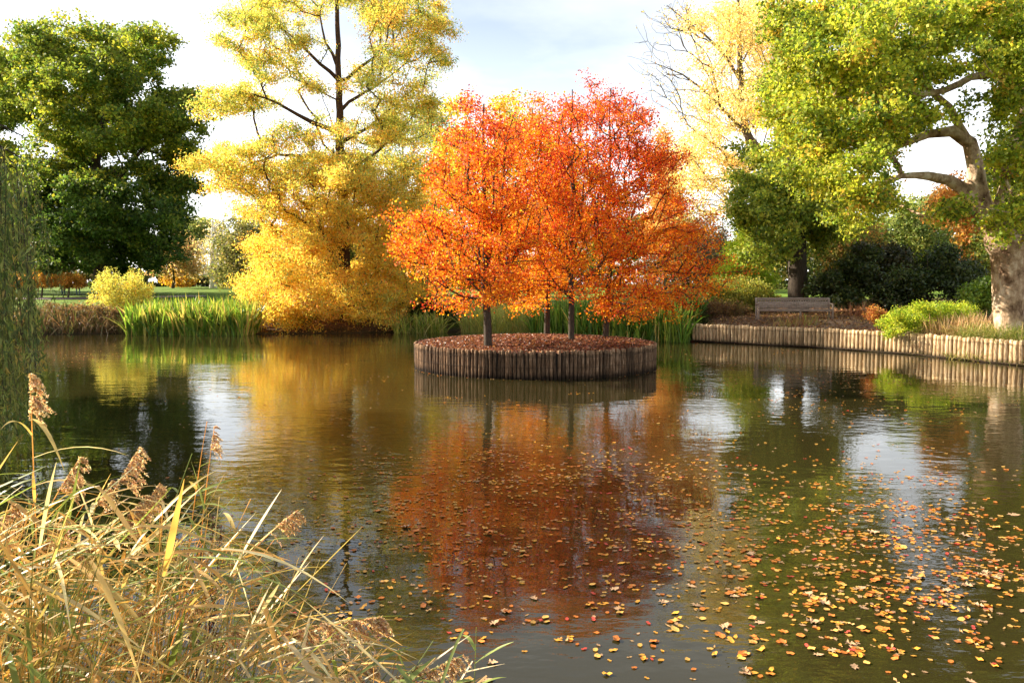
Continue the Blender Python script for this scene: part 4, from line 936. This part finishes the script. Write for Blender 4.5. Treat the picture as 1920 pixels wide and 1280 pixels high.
def make_person(label, px, Y, colr, facing):
    v, e, r_, root = person('person', label, px, Y, colr, facing)
    me = bpy.data.meshes.new('body'); me.from_pydata(v, e, [])
    o = bpy.data.objects.new('body', me); C.objects.link(o); o.parent = root
    sk = o.modifiers.new('skin', 'SKIN'); o.modifiers.new('sub', 'SUBSURF').levels = 1
    for i_, q_ in enumerate(r_): me.skin_vertices[0].data[i_].radius = (q_, q_ * 0.8)
    me.skin_vertices[0].data[0].use_root = True
    m, t, b = material('clothed_figure')
    tc_ = nd(t, 'ShaderNodeTexCoord'); sp = nd(t, 'ShaderNodeSeparateXYZ'); cr_ = nd(t, 'ShaderNodeValToRGB'); cr_.color_ramp.interpolation = 'CONSTANT'
    mr_ = nd(t, 'ShaderNodeMapRange'); mr_.inputs['From Max'].default_value = 1.8
    t.links.new(tc_.outputs['Object'], sp.inputs[0]); t.links.new(sp.outputs['Z'], mr_.inputs[0]); t.links.new(mr_.outputs[0], cr_.inputs[0]); t.links.new(cr_.outputs[0], b.inputs['Base Color'])
    el = cr_.color_ramp.elements
    el[0].position = 0; el[0].color = (0.03, 0.025, 0.02, 1); el[1].position = 0.055; el[1].color = (0.06, 0.1, 0.22, 1)
    for pz, cz in ((0.53, colr), (0.82, (0.45, 0.28, 0.2)), (0.93, (0.05, 0.03, 0.02))): q_ = el.new(pz); q_.color = (*cz, 1)
    b.inputs['Roughness'].default_value = 0.8
    me.materials.append(m)
make_person('person in blue jeans standing behind the widest orange maple, right hand one', 146, 63.5, (0.03, 0.035, 0.06), 0.4)
make_person('person in blue jeans and dark top behind the orange maples, left hand one', 118, 64.5, (0.04, 0.03, 0.04), -0.3)

# ------------------------------------------------------------------ reeds in the foreground
STRAW = [(0.84, 0.54, 0.2), (0.76, 0.42, 0.12), (0.6, 0.44, 0.15), (0.28, 0.33, 0.08), (0.9, 0.72, 0.42)]
class Leaves:
    """Long lance shaped reed leaves and stems in one mesh with vertex colours."""
    def __init__(s): s.V = []; s.F = []; s.C = []; s.n = 0
    def blade(s, base, d, ln, wd, colr, sag=0.3, seg=7, twist=0.5):
        d = np.array(d, float); d /= np.linalg.norm(d)
        side = np.cross(d, (0, 0, 1)); side /= max(1e-6, np.linalg.norm(side))
        nn = np.cross(side, d); tw = random.uniform(-1, 1) * twist
        for i_ in range(seg + 1):
            t_ = i_ / seg
            c = np.array(base) + d * ln * t_ + np.array([0, 0, -sag * ln * t_ * t_])
            w_ = wd * 0.5 * (math.sin(math.pi * min(1, t_ * 0.72 + 0.18)) ** 0.8) * (1 - t_ ** 4) + 0.0006
            a = tw * t_ * 2; sd = side * math.cos(a) + nn * math.sin(a)
            s.V += [c - sd * w_, c - nn * w_ * 0.25, c + sd * w_]
            f_ = 1 + 0.12 * random.gauss(0, 1)
            s.C += [np.array(colr) * f_] * 3
        for i_ in range(seg):
            o_ = s.n + i_ * 3
            s.F += [(o_, o_ + 1, o_ + 4, o_ + 3), (o_ + 1, o_ + 2, o_ + 5, o_ + 4)]
        s.n += 3 * (seg + 1)
    def stem(s, pts, r0, r1, colr):
        pts = np.array(pts); d = unit(np.gradient(pts, axis=0)); a = unit(np.cross(d, (0.1, 1, 0.05))); b_ = np.cross(d, a); m = len(pts); k_ = 5
        for i_ in range(m):
            r_ = r0 + (r1 - r0) * i_ / (m - 1)
            for j in range(k_):
                an = 2 * math.pi * j / k_
                s.V.append(pts[i_] + r_ * (math.cos(an) * a[i_] + math.sin(an) * b_[i_])); s.C.append(np.array(colr) * (0.75 if i_ % 3 == 0 else 1.05))
        for i_ in range(m - 1):
            for j in range(k_):
                o_ = s.n + i_ * k_
                s.F.append((o_ + j, o_ + (j + 1) % k_, o_ + k_ + (j + 1) % k_, o_ + k_ + j))
        s.n += m * k_
    def build(s, name, parent=None, mat=None):
        return mesh_obj(name, np.array(s.V), np.array(s.F), mat or BLADE, parent, col=np.clip(np.array(s.C), 0.01, 0.95))

def curve(root, tip_, bow, m=14):
    root, tip_ = np.array(root, float), np.array(tip_, float)
    t_ = np.linspace(0, 1, m)[:, None]
    ctrl = (root + tip_) / 2 + np.array(bow)
    return (1 - t_) ** 2 * root + 2 * t_ * (1 - t_) * ctrl + t_ ** 2 * tip_
def plume(pts, parent, scale=1.0, side=1, name='seed_head', droop=0.55, dens=1.0):
    """Feathery drooping seed head along the last points of the stem."""
    V_, d_end = [], pts[-1] - pts[-2]
    d_end = d_end / np.linalg.norm(d_end)
    cen, dirs = [], []
    for i_ in range(int(30 * dens)):
        u_ = random.random(); b0 = pts[-1] - d_end * scale * 0.26 * (1 - u_) 
        ln = scale * (0.03 + 0.10 * (1 - u_ * 0.7)) * random.uniform(0.7, 1.2)
        dr = d_end * 0.55 + np.array([side * random.uniform(0.2, 1.0), random.gauss(0, 0.3), random.uniform(-0.9, -0.05)]); dr /= np.linalg.norm(dr)
        k_ = int(34 * scale)
        for j in range(k_):
            t_ = (j + random.random()) / k_
            p_ = b0 + dr * ln * t_ + np.array([0, 0, -droop * ln * t_ * t_ * 1.3])
            cen.append(p_ + np.array([random.gauss(0, 1), random.gauss(0, 1), random.gauss(0, 1)]) * 0.0022 * scale); dirs.append(dr + np.array([0, 0, -droop * t_ * 1.6]))
    cen = np.array(cen); n_ = len(cen)
    out = unit(np.array(dirs)) * 2.0
    V_, F_ = leaf_quads(cen, 0.024 * scale ** 0.5, aspect=0.32, outward=out)
    cc = palette([(0.66, 0.43, 0.26), (0.8, 0.58, 0.38), (0.4, 0.23, 0.13), (0.86, 0.72, 0.52)], [3, 3, 2, 1.2], n_, np.zeros(n_, int), 1, 1.0, 0.2)
    return mesh_obj(name, V_, F_, LEAF, parent, col=np.repeat(cc, 4, axis=0))
GR = 'reeds at the near bank'
def reed(label, tip_px, tip_Y, root, bow=(0, 0, 0.12), head=1.0, nleaf=7, leaf_len=0.42, green=0.3, r0=0.0045, side=1, leaf_to=0.9, leaf_from=0.3):
    tip_ = P(tip_px[0], tip_px[1], tip_Y); root = np.array([root[0], root[1], max(-0.05, float(ground(root[0], root[1])))])
    ob = empty('reed', tuple(root), label, 'reed', GR)
    pts = curve(root, tip_, bow)
    lf = Leaves(); base_c = STRAW[3] if random.random() < green * 0.6 else random.choice(STRAW[:3])
    lf.stem(pts, r0, r0 * 0.4, base_c); lf.build('stem', ob)
    lv = Leaves()
    for i_ in range(nleaf):
        u_ = leaf_from + (leaf_to - leaf_from) * (i_ + random.random() * 0.6) / nleaf
        p_ = np.array([np.interp(u_, np.linspace(0, 1, len(pts)), pts[:, c]) for c in range(3)])
        sx = 1 if (i_ % 2 == 0) ^ (side < 0) else -1
        d_ = np.array([sx * random.uniform(0.3, 1.0) + 0.35, random.gauss(0, 0.45), random.uniform(0.05, 0.95)])
        c_ = STRAW[3] if random.random() < green else random.choice([STRAW[0], STRAW[1], STRAW[4], STRAW[2]])
        lv.blade(p_, d_, leaf_len * random.uniform(0.6, 1.2), random.uniform(0.014, 0.026), c_, sag=random.uniform(0.1, 0.7))
    if nleaf: lv.build('leaves', ob)
    if head: plume(pts, ob, head, side)
    return ob
reed('tallest upright reed at the left edge with a brown seed head and long straw leaves', (56, 700), 4.4, (-2.66, 4.35), (0, 0, 0.02), 0.95, 7, 0.45, 0.15, 0.006, leaf_from=.55)
reed('reed leaning right whose seed head hangs just right of the tallest reed', (150, 858), 4.3, (-2.95, 4.1), (-0.1, 0, 0.12), 0.85, 5)
reed('reed arching right with a seed head level with the long horizontal leaf', (262, 838), 4.3, (-2.6, 4.0), (-0.1, 0, 0.1), 0.85, 5)
reed('reed with a broad shaggy seed head below the two upper arching ones', (275, 930), 4.1, (-2.6, 3.9), (-0.1, 0, 0.15), 1.1, 5)
reed('green leafed shoot with a tall pointed tip reaching over the pale sky reflection', (388, 790), 4.3, (-1.85, 4.2), (-0.05, 0, 0.05), 0, 9, 0.4, 0.85)
reed('short seeded reed with a pale plume beside the tall green shoot', (402, 800), 4.4, (-1.8, 4.3), (-0.05, 0, 0.05), 0.5, 3, 0.3, 0.5)
reed('reed with a ragged seed head standing alone over the rippled water', (560, 955), 4.2, (-1.9, 4.0), (-0.15, 0, 0.25), 0.75, 5, 0.4, 0.5)
reed('low reed bent far right ending in the largest pale seed head', (715, 1158), 3.7, (-1.75, 3.45), (-0.1, 0, 0.28), 1.15, 4, 0.42, 0.3, leaf_to=.7)
reed('low reed with a drooping pale seed head just left of the largest one', (610, 1168), 3.7, (-1.6, 3.5), (-0.1, 0, 0.2), 0.9, 3, 0.42, 0.3)
reed('reed at the lower edge bending right with the rightmost small seed head', (868, 1228), 3.5, (-0.95, 3.4), (-0.1, 0, 0.16), 0.75, 3, 0.35, 0.5)
reed('reed at the lower edge with a drooping seed head left of the rightmost one', (795, 1245), 3.5, (-1.0, 3.4), (-0.1, 0, 0.16), 0.75, 3, 0.35, 0.5)
reed('fresh green reed shoot with thin leaves at the right end of the reed bed', (893, 1175), 3.6, (-0.19, 3.5), (0, 0, 0.0), 0, 6, 0.26, 0.95, 0.003, leaf_from=.5)
reed('reed with a thick seed head cut by the left edge of the picture', (25, 945), 4.0, (-3.1, 3.9), (-0.1, 0, 0.1), 1.0, 4)
reed('reed with a tangled seed head in front of the foot of the tallest reed', (120, 965), 4.0, (-2.8, 3.9), (-0.1, 0, 0.1), 0.9, 4)
for i_, (tx, ty, ty_Y, rx_, hd) in enumerate([(330, 985, 4.0, -2.2, 0), (440, 930, 4.2, -2.0, 0), (180, 1010, 3.9, -2.7, .7), (480, 1060, 3.9, -1.9, 0), (240, 1050, 3.8, -2.5, 0), (390, 1100, 3.7, -2.0, .7), (90, 1060, 3.7, -2.8, 0),
                                           (540, 1130, 3.7, -1.7, 0), (300, 1130, 3.6, -2.2, .6), (640, 1210, 3.6, -1.5, 0), (30, 1080, 3.6, -2.8, 0), (450, 1180, 3.5, -1.7, .6), (200, 1160, 3.5, -2.3, 0), (700, 1250, 3.5, -1.2, .6)]):
    reed('straw coloured reed among the dense tangle at the near bank', (tx, ty), ty_Y, (rx_ - 0.2, ty_Y - 0.25), (-0.1, 0, 0.12), hd, 8, 0.45, 0.35)
for i_ in range(3):
    reed('bare pale reed stalk leaning over the water', (500 + 60 * i_ + 30 * (i_ == 2), 1035 + 10 * i_), 3.8, (-1.3 - .05 * i_, 3.6), (0.02, 0, 0.02), 0, 0, r0=0.003)
for i_, (tx, ty) in enumerate([(360, 850), (420, 890), (300, 905), (470, 935), (395, 925), (210, 900), (345, 940), (515, 1010), (440, 985), (500, 1090)]):
    reed('leafy green tinged reed standing above the tangle near the tall green shoot', (tx, ty), 4.1 + 0.04 * (i_ % 4), (-2.1 + (tx - 360) / 420 - 0.15 * (i_ % 3), 4.0), (-0.06, 0, 0.06), 0.6 if i_ in (2, 5) else 0, 8, 0.38, 0.6, leaf_from=.45)
# the tangled mass between them
lf = Leaves()
def inmass(px, py):
    lim = np.interp(px, [0, 150, 330, 420, 520, 620, 760, 900], [930, 960, 985, 1000, 1110, 1190, 1245, 1290])
    return py > lim - (90 * random.random() ** 2)
cnt = 0
while cnt < 1500:
    px, py = random.uniform(-120, 880), random.uniform(920, 1420)
    if not inmass(px, py): continue
    if px > 450 and random.random() < 0.35: continue
    Yq = random.uniform(3.0, 4.5) 
    p_ = P(px, py, Yq)
    if p_[2] < 0.1: continue
    cnt += 1
    fr = (py - 930) / 400
    c_ = STRAW[3] if random.random() < 0.12 else random.choice(STRAW)
    c_ = np.array(c_) * random.uniform(0.5, 1.05)
    r_ = random.random()
    if r_ < 0.55:
        d_ = np.array([random.choice([1, 1, 1, 1, -1]) * random.uniform(0.3, 1.0), random.gauss(0, 0.45), random.uniform(-0.5, 1.1)])
        lf.blade(p_ - d_ * 0.15, d_, random.uniform(0.25, 0.65), random.uniform(0.010, 0.026), c_, sag=random.uniform(0, 0.45), seg=6)
    else:
        b0 = p_ + np.array([-random.uniform(0.05, 0.5), random.gauss(0, 0.15), -p_[2] - 0.02])
        lf.stem(curve(b0, p_, (random.gauss(-.05, .08), 0, 0.05), 8), 0.0038, 0.0015, c_)
tag(lf.build('reed_bed'), 'tangled mass of straw coloured and green reed leaves at the near bank', 'reeds', kind='stuff')
# dark dock stalk
dk = empty('dock_plant', tuple(P(385, 1250, 4.0)), 'dark brown dried dock stalks with rusty seeds among the reeds', 'plant')
tb = Tubes(); cc_ = []
for px, py, bx in ((398, 965, 380), (415, 985, 395), (380, 1000, 370), (345, 1020, 360)):
    a0, a1 = P(bx, 1330, 4.0), P(px, py, 4.15)
    pts = curve(a0, a1, (random.gauss(0, .04), 0, 0), 10); tb.tube(pts, np.linspace(0.004, 0.002, 10), 5)
    for j in range(330):
        u_ = random.uniform(0.35, 1); cc_.append([np.interp(u_, np.linspace(0, 1, 10), pts[:, c]) + random.gauss(0, 0.014) for c in range(3)])
tb.build('stem', BARK_RED, dk)
cc_ = np.array(cc_)
leaves_obj('seeds', cc_, 0.012, palette([(0.14, 0.055, 0.03), (0.22, 0.1, 0.05)], [1, 1], len(cc_), np.zeros(len(cc_), int), 1, 1.0), LEAF_THICK, dk, aspect=0.8)

# ------------------------------------------------------------------ floating leaves
def leaf_shape(kind):
    """Outline of a fallen leaf about 1 unit long, slightly cupped."""
    if kind == 'oval':
        o_ = [(-0.5, 0), (-0.32, 0.17), (-0.05, 0.25), (0.22, 0.19), (0.5, 0), (0.22, -0.19), (-0.05, -0.25), (-0.32, -0.17)]
    elif kind == 'broad':
        o_ = [(-0.5, 0), (-0.38, 0.24), (-0.1, 0.36), (0.2, 0.3), (0.5, 0), (0.2, -0.3), (-0.1, -0.36), (-0.38, -0.24)]
    elif kind == 'slim':
        o_ = [(-0.5, 0), (-0.25, 0.1), (0.0, 0.13), (0.25, 0.1), (0.5, 0), (0.25, -0.1), (0, -0.13), (-0.25, -0.1)]
    else:
        o_ = []
        for i_ in range(16):
            a = math.pi * 2 * i_ / 16; r_ = (0.5 if i_ % 2 == 0 else 0.33) * (1 - 0.38 * abs(math.sin(a))) * (1 + 0.12 * math.sin(i_ * 4.7)); o_.append((r_ * math.cos(a) + 0.04, r_ * math.sin(a)))
    return o_
def fl_mat(name, c):
    m = noise_material(name, [tuple(q_ * 0.6 for q_ in c), c, tuple(min(0.9, q_ * 1.25) for q_ in c)], nscale=3, rough=0.45, bump=0.2, rnd=0.25, spec=0.5)
    return m
kinds = [('oval', 'yellow', (0.74, 0.34, 0.035), 'small oval golden yellow leaf floating on the pond'), ('broad', 'orange', (0.66, 0.2, 0.03), 'broad orange leaf floating on the pond'),
         ('oval', 'red', (0.6, 0.07, 0.04), 'small bright red leaf floating on the pond'), ('lobed', 'pale brown', (0.55, 0.33, 0.17), 'pale brown lobed leaf floating on the pond'),
         ('slim', 'tan', (0.66, 0.38, 0.14), 'narrow tan leaf floating on the pond'), ('broad', 'straw', (0.72, 0.4, 0.09), 'broad straw yellow leaf floating on the pond')]
fmesh = []
for kd, cn, c, lab in kinds:
    o_ = leaf_shape(kd); m = len(o_)
    vs = [(x_ + 0.02 * math.sin(i_ * 5.1), y_ + 0.025 * math.sin(i_ * 3.7 + len(kd)), 0.05 + 0.4 * (y_ * y_) + 0.16 * x_ * x_ + 0.05 * math.sin(i_ * 2.3)) for i_, (x_, y_) in enumerate(o_)] + [(0, 0, 0.03)]
    ob = mesh_obj('floating_leaf', vs, np.array([[i_, (i_ + 1) % m, m] for i_ in range(m)]), fl_mat(cn + '_leaf', c))
    fmesh.append(ob.data); bpy.data.objects.remove(ob)
# drifts: (pixel x, pixel y, spread in pixels x, y, count)
drifts = [(950, 890, 130, 22, 150), (1080, 900, 140, 20, 90), (760, 960, 120, 40, 110), (1000, 1010, 170, 60, 110), (860, 1010, 130, 50, 80), (1560, 715, 130, 22, 260), (1400, 700, 120, 30, 90), (1300, 660, 80, 20, 70), (1750, 740, 120, 30, 70),
          (1180, 960, 150, 50, 110), (1300, 1010, 120, 40, 100), (1500, 960, 140, 30, 120), (1620, 1000, 160, 30, 130), (1550, 1050, 200, 30, 140), (1750, 1070, 150, 25, 150), (1850, 1085, 80, 20, 80), (1600, 1110, 150, 30, 110), (1700, 1130, 120, 25, 80),
          (1680, 1200, 80, 35, 36), (1500, 1200, 150, 40, 34), (1350, 1230, 70, 25, 24), (1450, 1180, 60, 20, 20), (1550, 900, 260, 18, 110), (1800, 960, 140, 16, 110), (900, 860, 160, 14, 120), (1250, 880, 200, 16, 90), (1750, 1010, 160, 14, 110), (1800, 1200, 120, 50, 35), (1150, 1180, 120, 50, 26), (1000, 1230, 120, 40, 9), (750, 1080, 180, 60, 70), (1250, 1100, 150, 60, 60),
          (100, 665, 120, 14, 130), (300, 720, 200, 50, 50), (700, 690, 120, 20, 50), (1450, 800, 250, 60, 90), (600, 900, 100, 40, 40), (1000, 745, 120, 12, 20), (1050, 1050, 500, 120, 120), (1700, 860, 200, 50, 50)]
fl = []
for dx, dy, sx, sy, n_ in drifts:
    sub = [(random.gauss(dx, sx), random.gauss(dy, sy * 0.8)) for _ in range(max(3, n_ // 7))]
    for _ in range(int(n_ * 1.5)):
        c_ = random.choice(sub)
        px, py = (random.gauss(c_[0], sx * 0.13), random.gauss(c_[1], sy * 0.13)) if random.random() < 0.5 else (random.gauss(dx, sx * 1.15), random.gauss(dy, sy * 1.3))
        if py < 640 or py > 1330: continue
        g_ = G(px, py, 0.0)
        if shore_dist(g_[0], g_[1]) > -0.1 or math.hypot(g_[0] - ISL[0], g_[1] - ISL[1]) < ISR + 0.1: continue
        if py > 640 and px < 400 and py > 900: continue
        fl.append((g_[0], g_[1], random.uniform(0.034, 0.068) * (1.35 if random.random() < 0.1 else 1), random.choices(range(6), [6, 4, 1.2, 3.0, 3, 2.5])[0], px, py))
for q_ in range(40):   # leaves lodged along the island's waterline
    a = math.pi + math.pi * random.random(); fl.append((ISL[0] + (ISR + 0.12) * math.cos(a), ISL[1] + (ISR + 0.12) * math.sin(a), 0.06, random.choice([1, 3, 4]), 0, 0))
vis = [f for f in fl if 0 < f[4] < 1920 and f[5] < 1280]
vis.sort(key=lambda f: -f[2] / f[1])
keep = vis[:300]; rest = [f for f in fl if f not in keep] if len(fl) < 9000 else vis[300:]
for f in keep:
    o_ = bpy.data.objects.new('floating_leaf', fmesh[f[3]]); C.objects.link(o_)
    s_ = f[2] * (1.5 if kinds[f[3]][0] == 'lobed' else 1)
    o_.location = (f[0], f[1], 0.002); o_.scale = (s_, s_, s_ * random.uniform(0.4, 2.2)); o_.rotation_euler = (random.gauss(0, 0.10), random.gauss(0, 0.10), random.uniform(0, 6.28))
    tag(o_, kinds[f[3]][3], 'leaf', 'fallen leaves floating on the pond')
FV, FF, FC, nn_ = [], [], [], 0
for f in rest:
    me = fmesh[f[3]]; vv = np.array([v.co[:] for v in me.vertices]) * f[2]; a = random.uniform(0, 6.28)
    vv = vv @ np.array([[math.cos(a), math.sin(a), 0], [-math.sin(a), math.cos(a), 0], [0, 0, 1]]) + np.array([f[0], f[1], 0.003])
    FV.append(vv); FF.append(np.array([p.vertices[:] for p in me.polygons]) + nn_); nn_ += len(vv)
    FC.append(np.tile(np.array(kinds[f[3]][2]) * random.uniform(0.7, 1.15), (len(vv), 1)))
tag(mesh_obj('floating_leaves', np.concatenate(FV), np.concatenate(FF), LEAF_THICK, col=np.clip(np.concatenate(FC), 0, 0.95)), 'drifts of small yellow and orange leaves scattered over the pond', 'fallen leaves', kind='stuff')
print('objects', len(S.objects), 'floating', len(fl), 'faces', sum(len(o.data.polygons) for o in S.objects if o.type == 'MESH'))
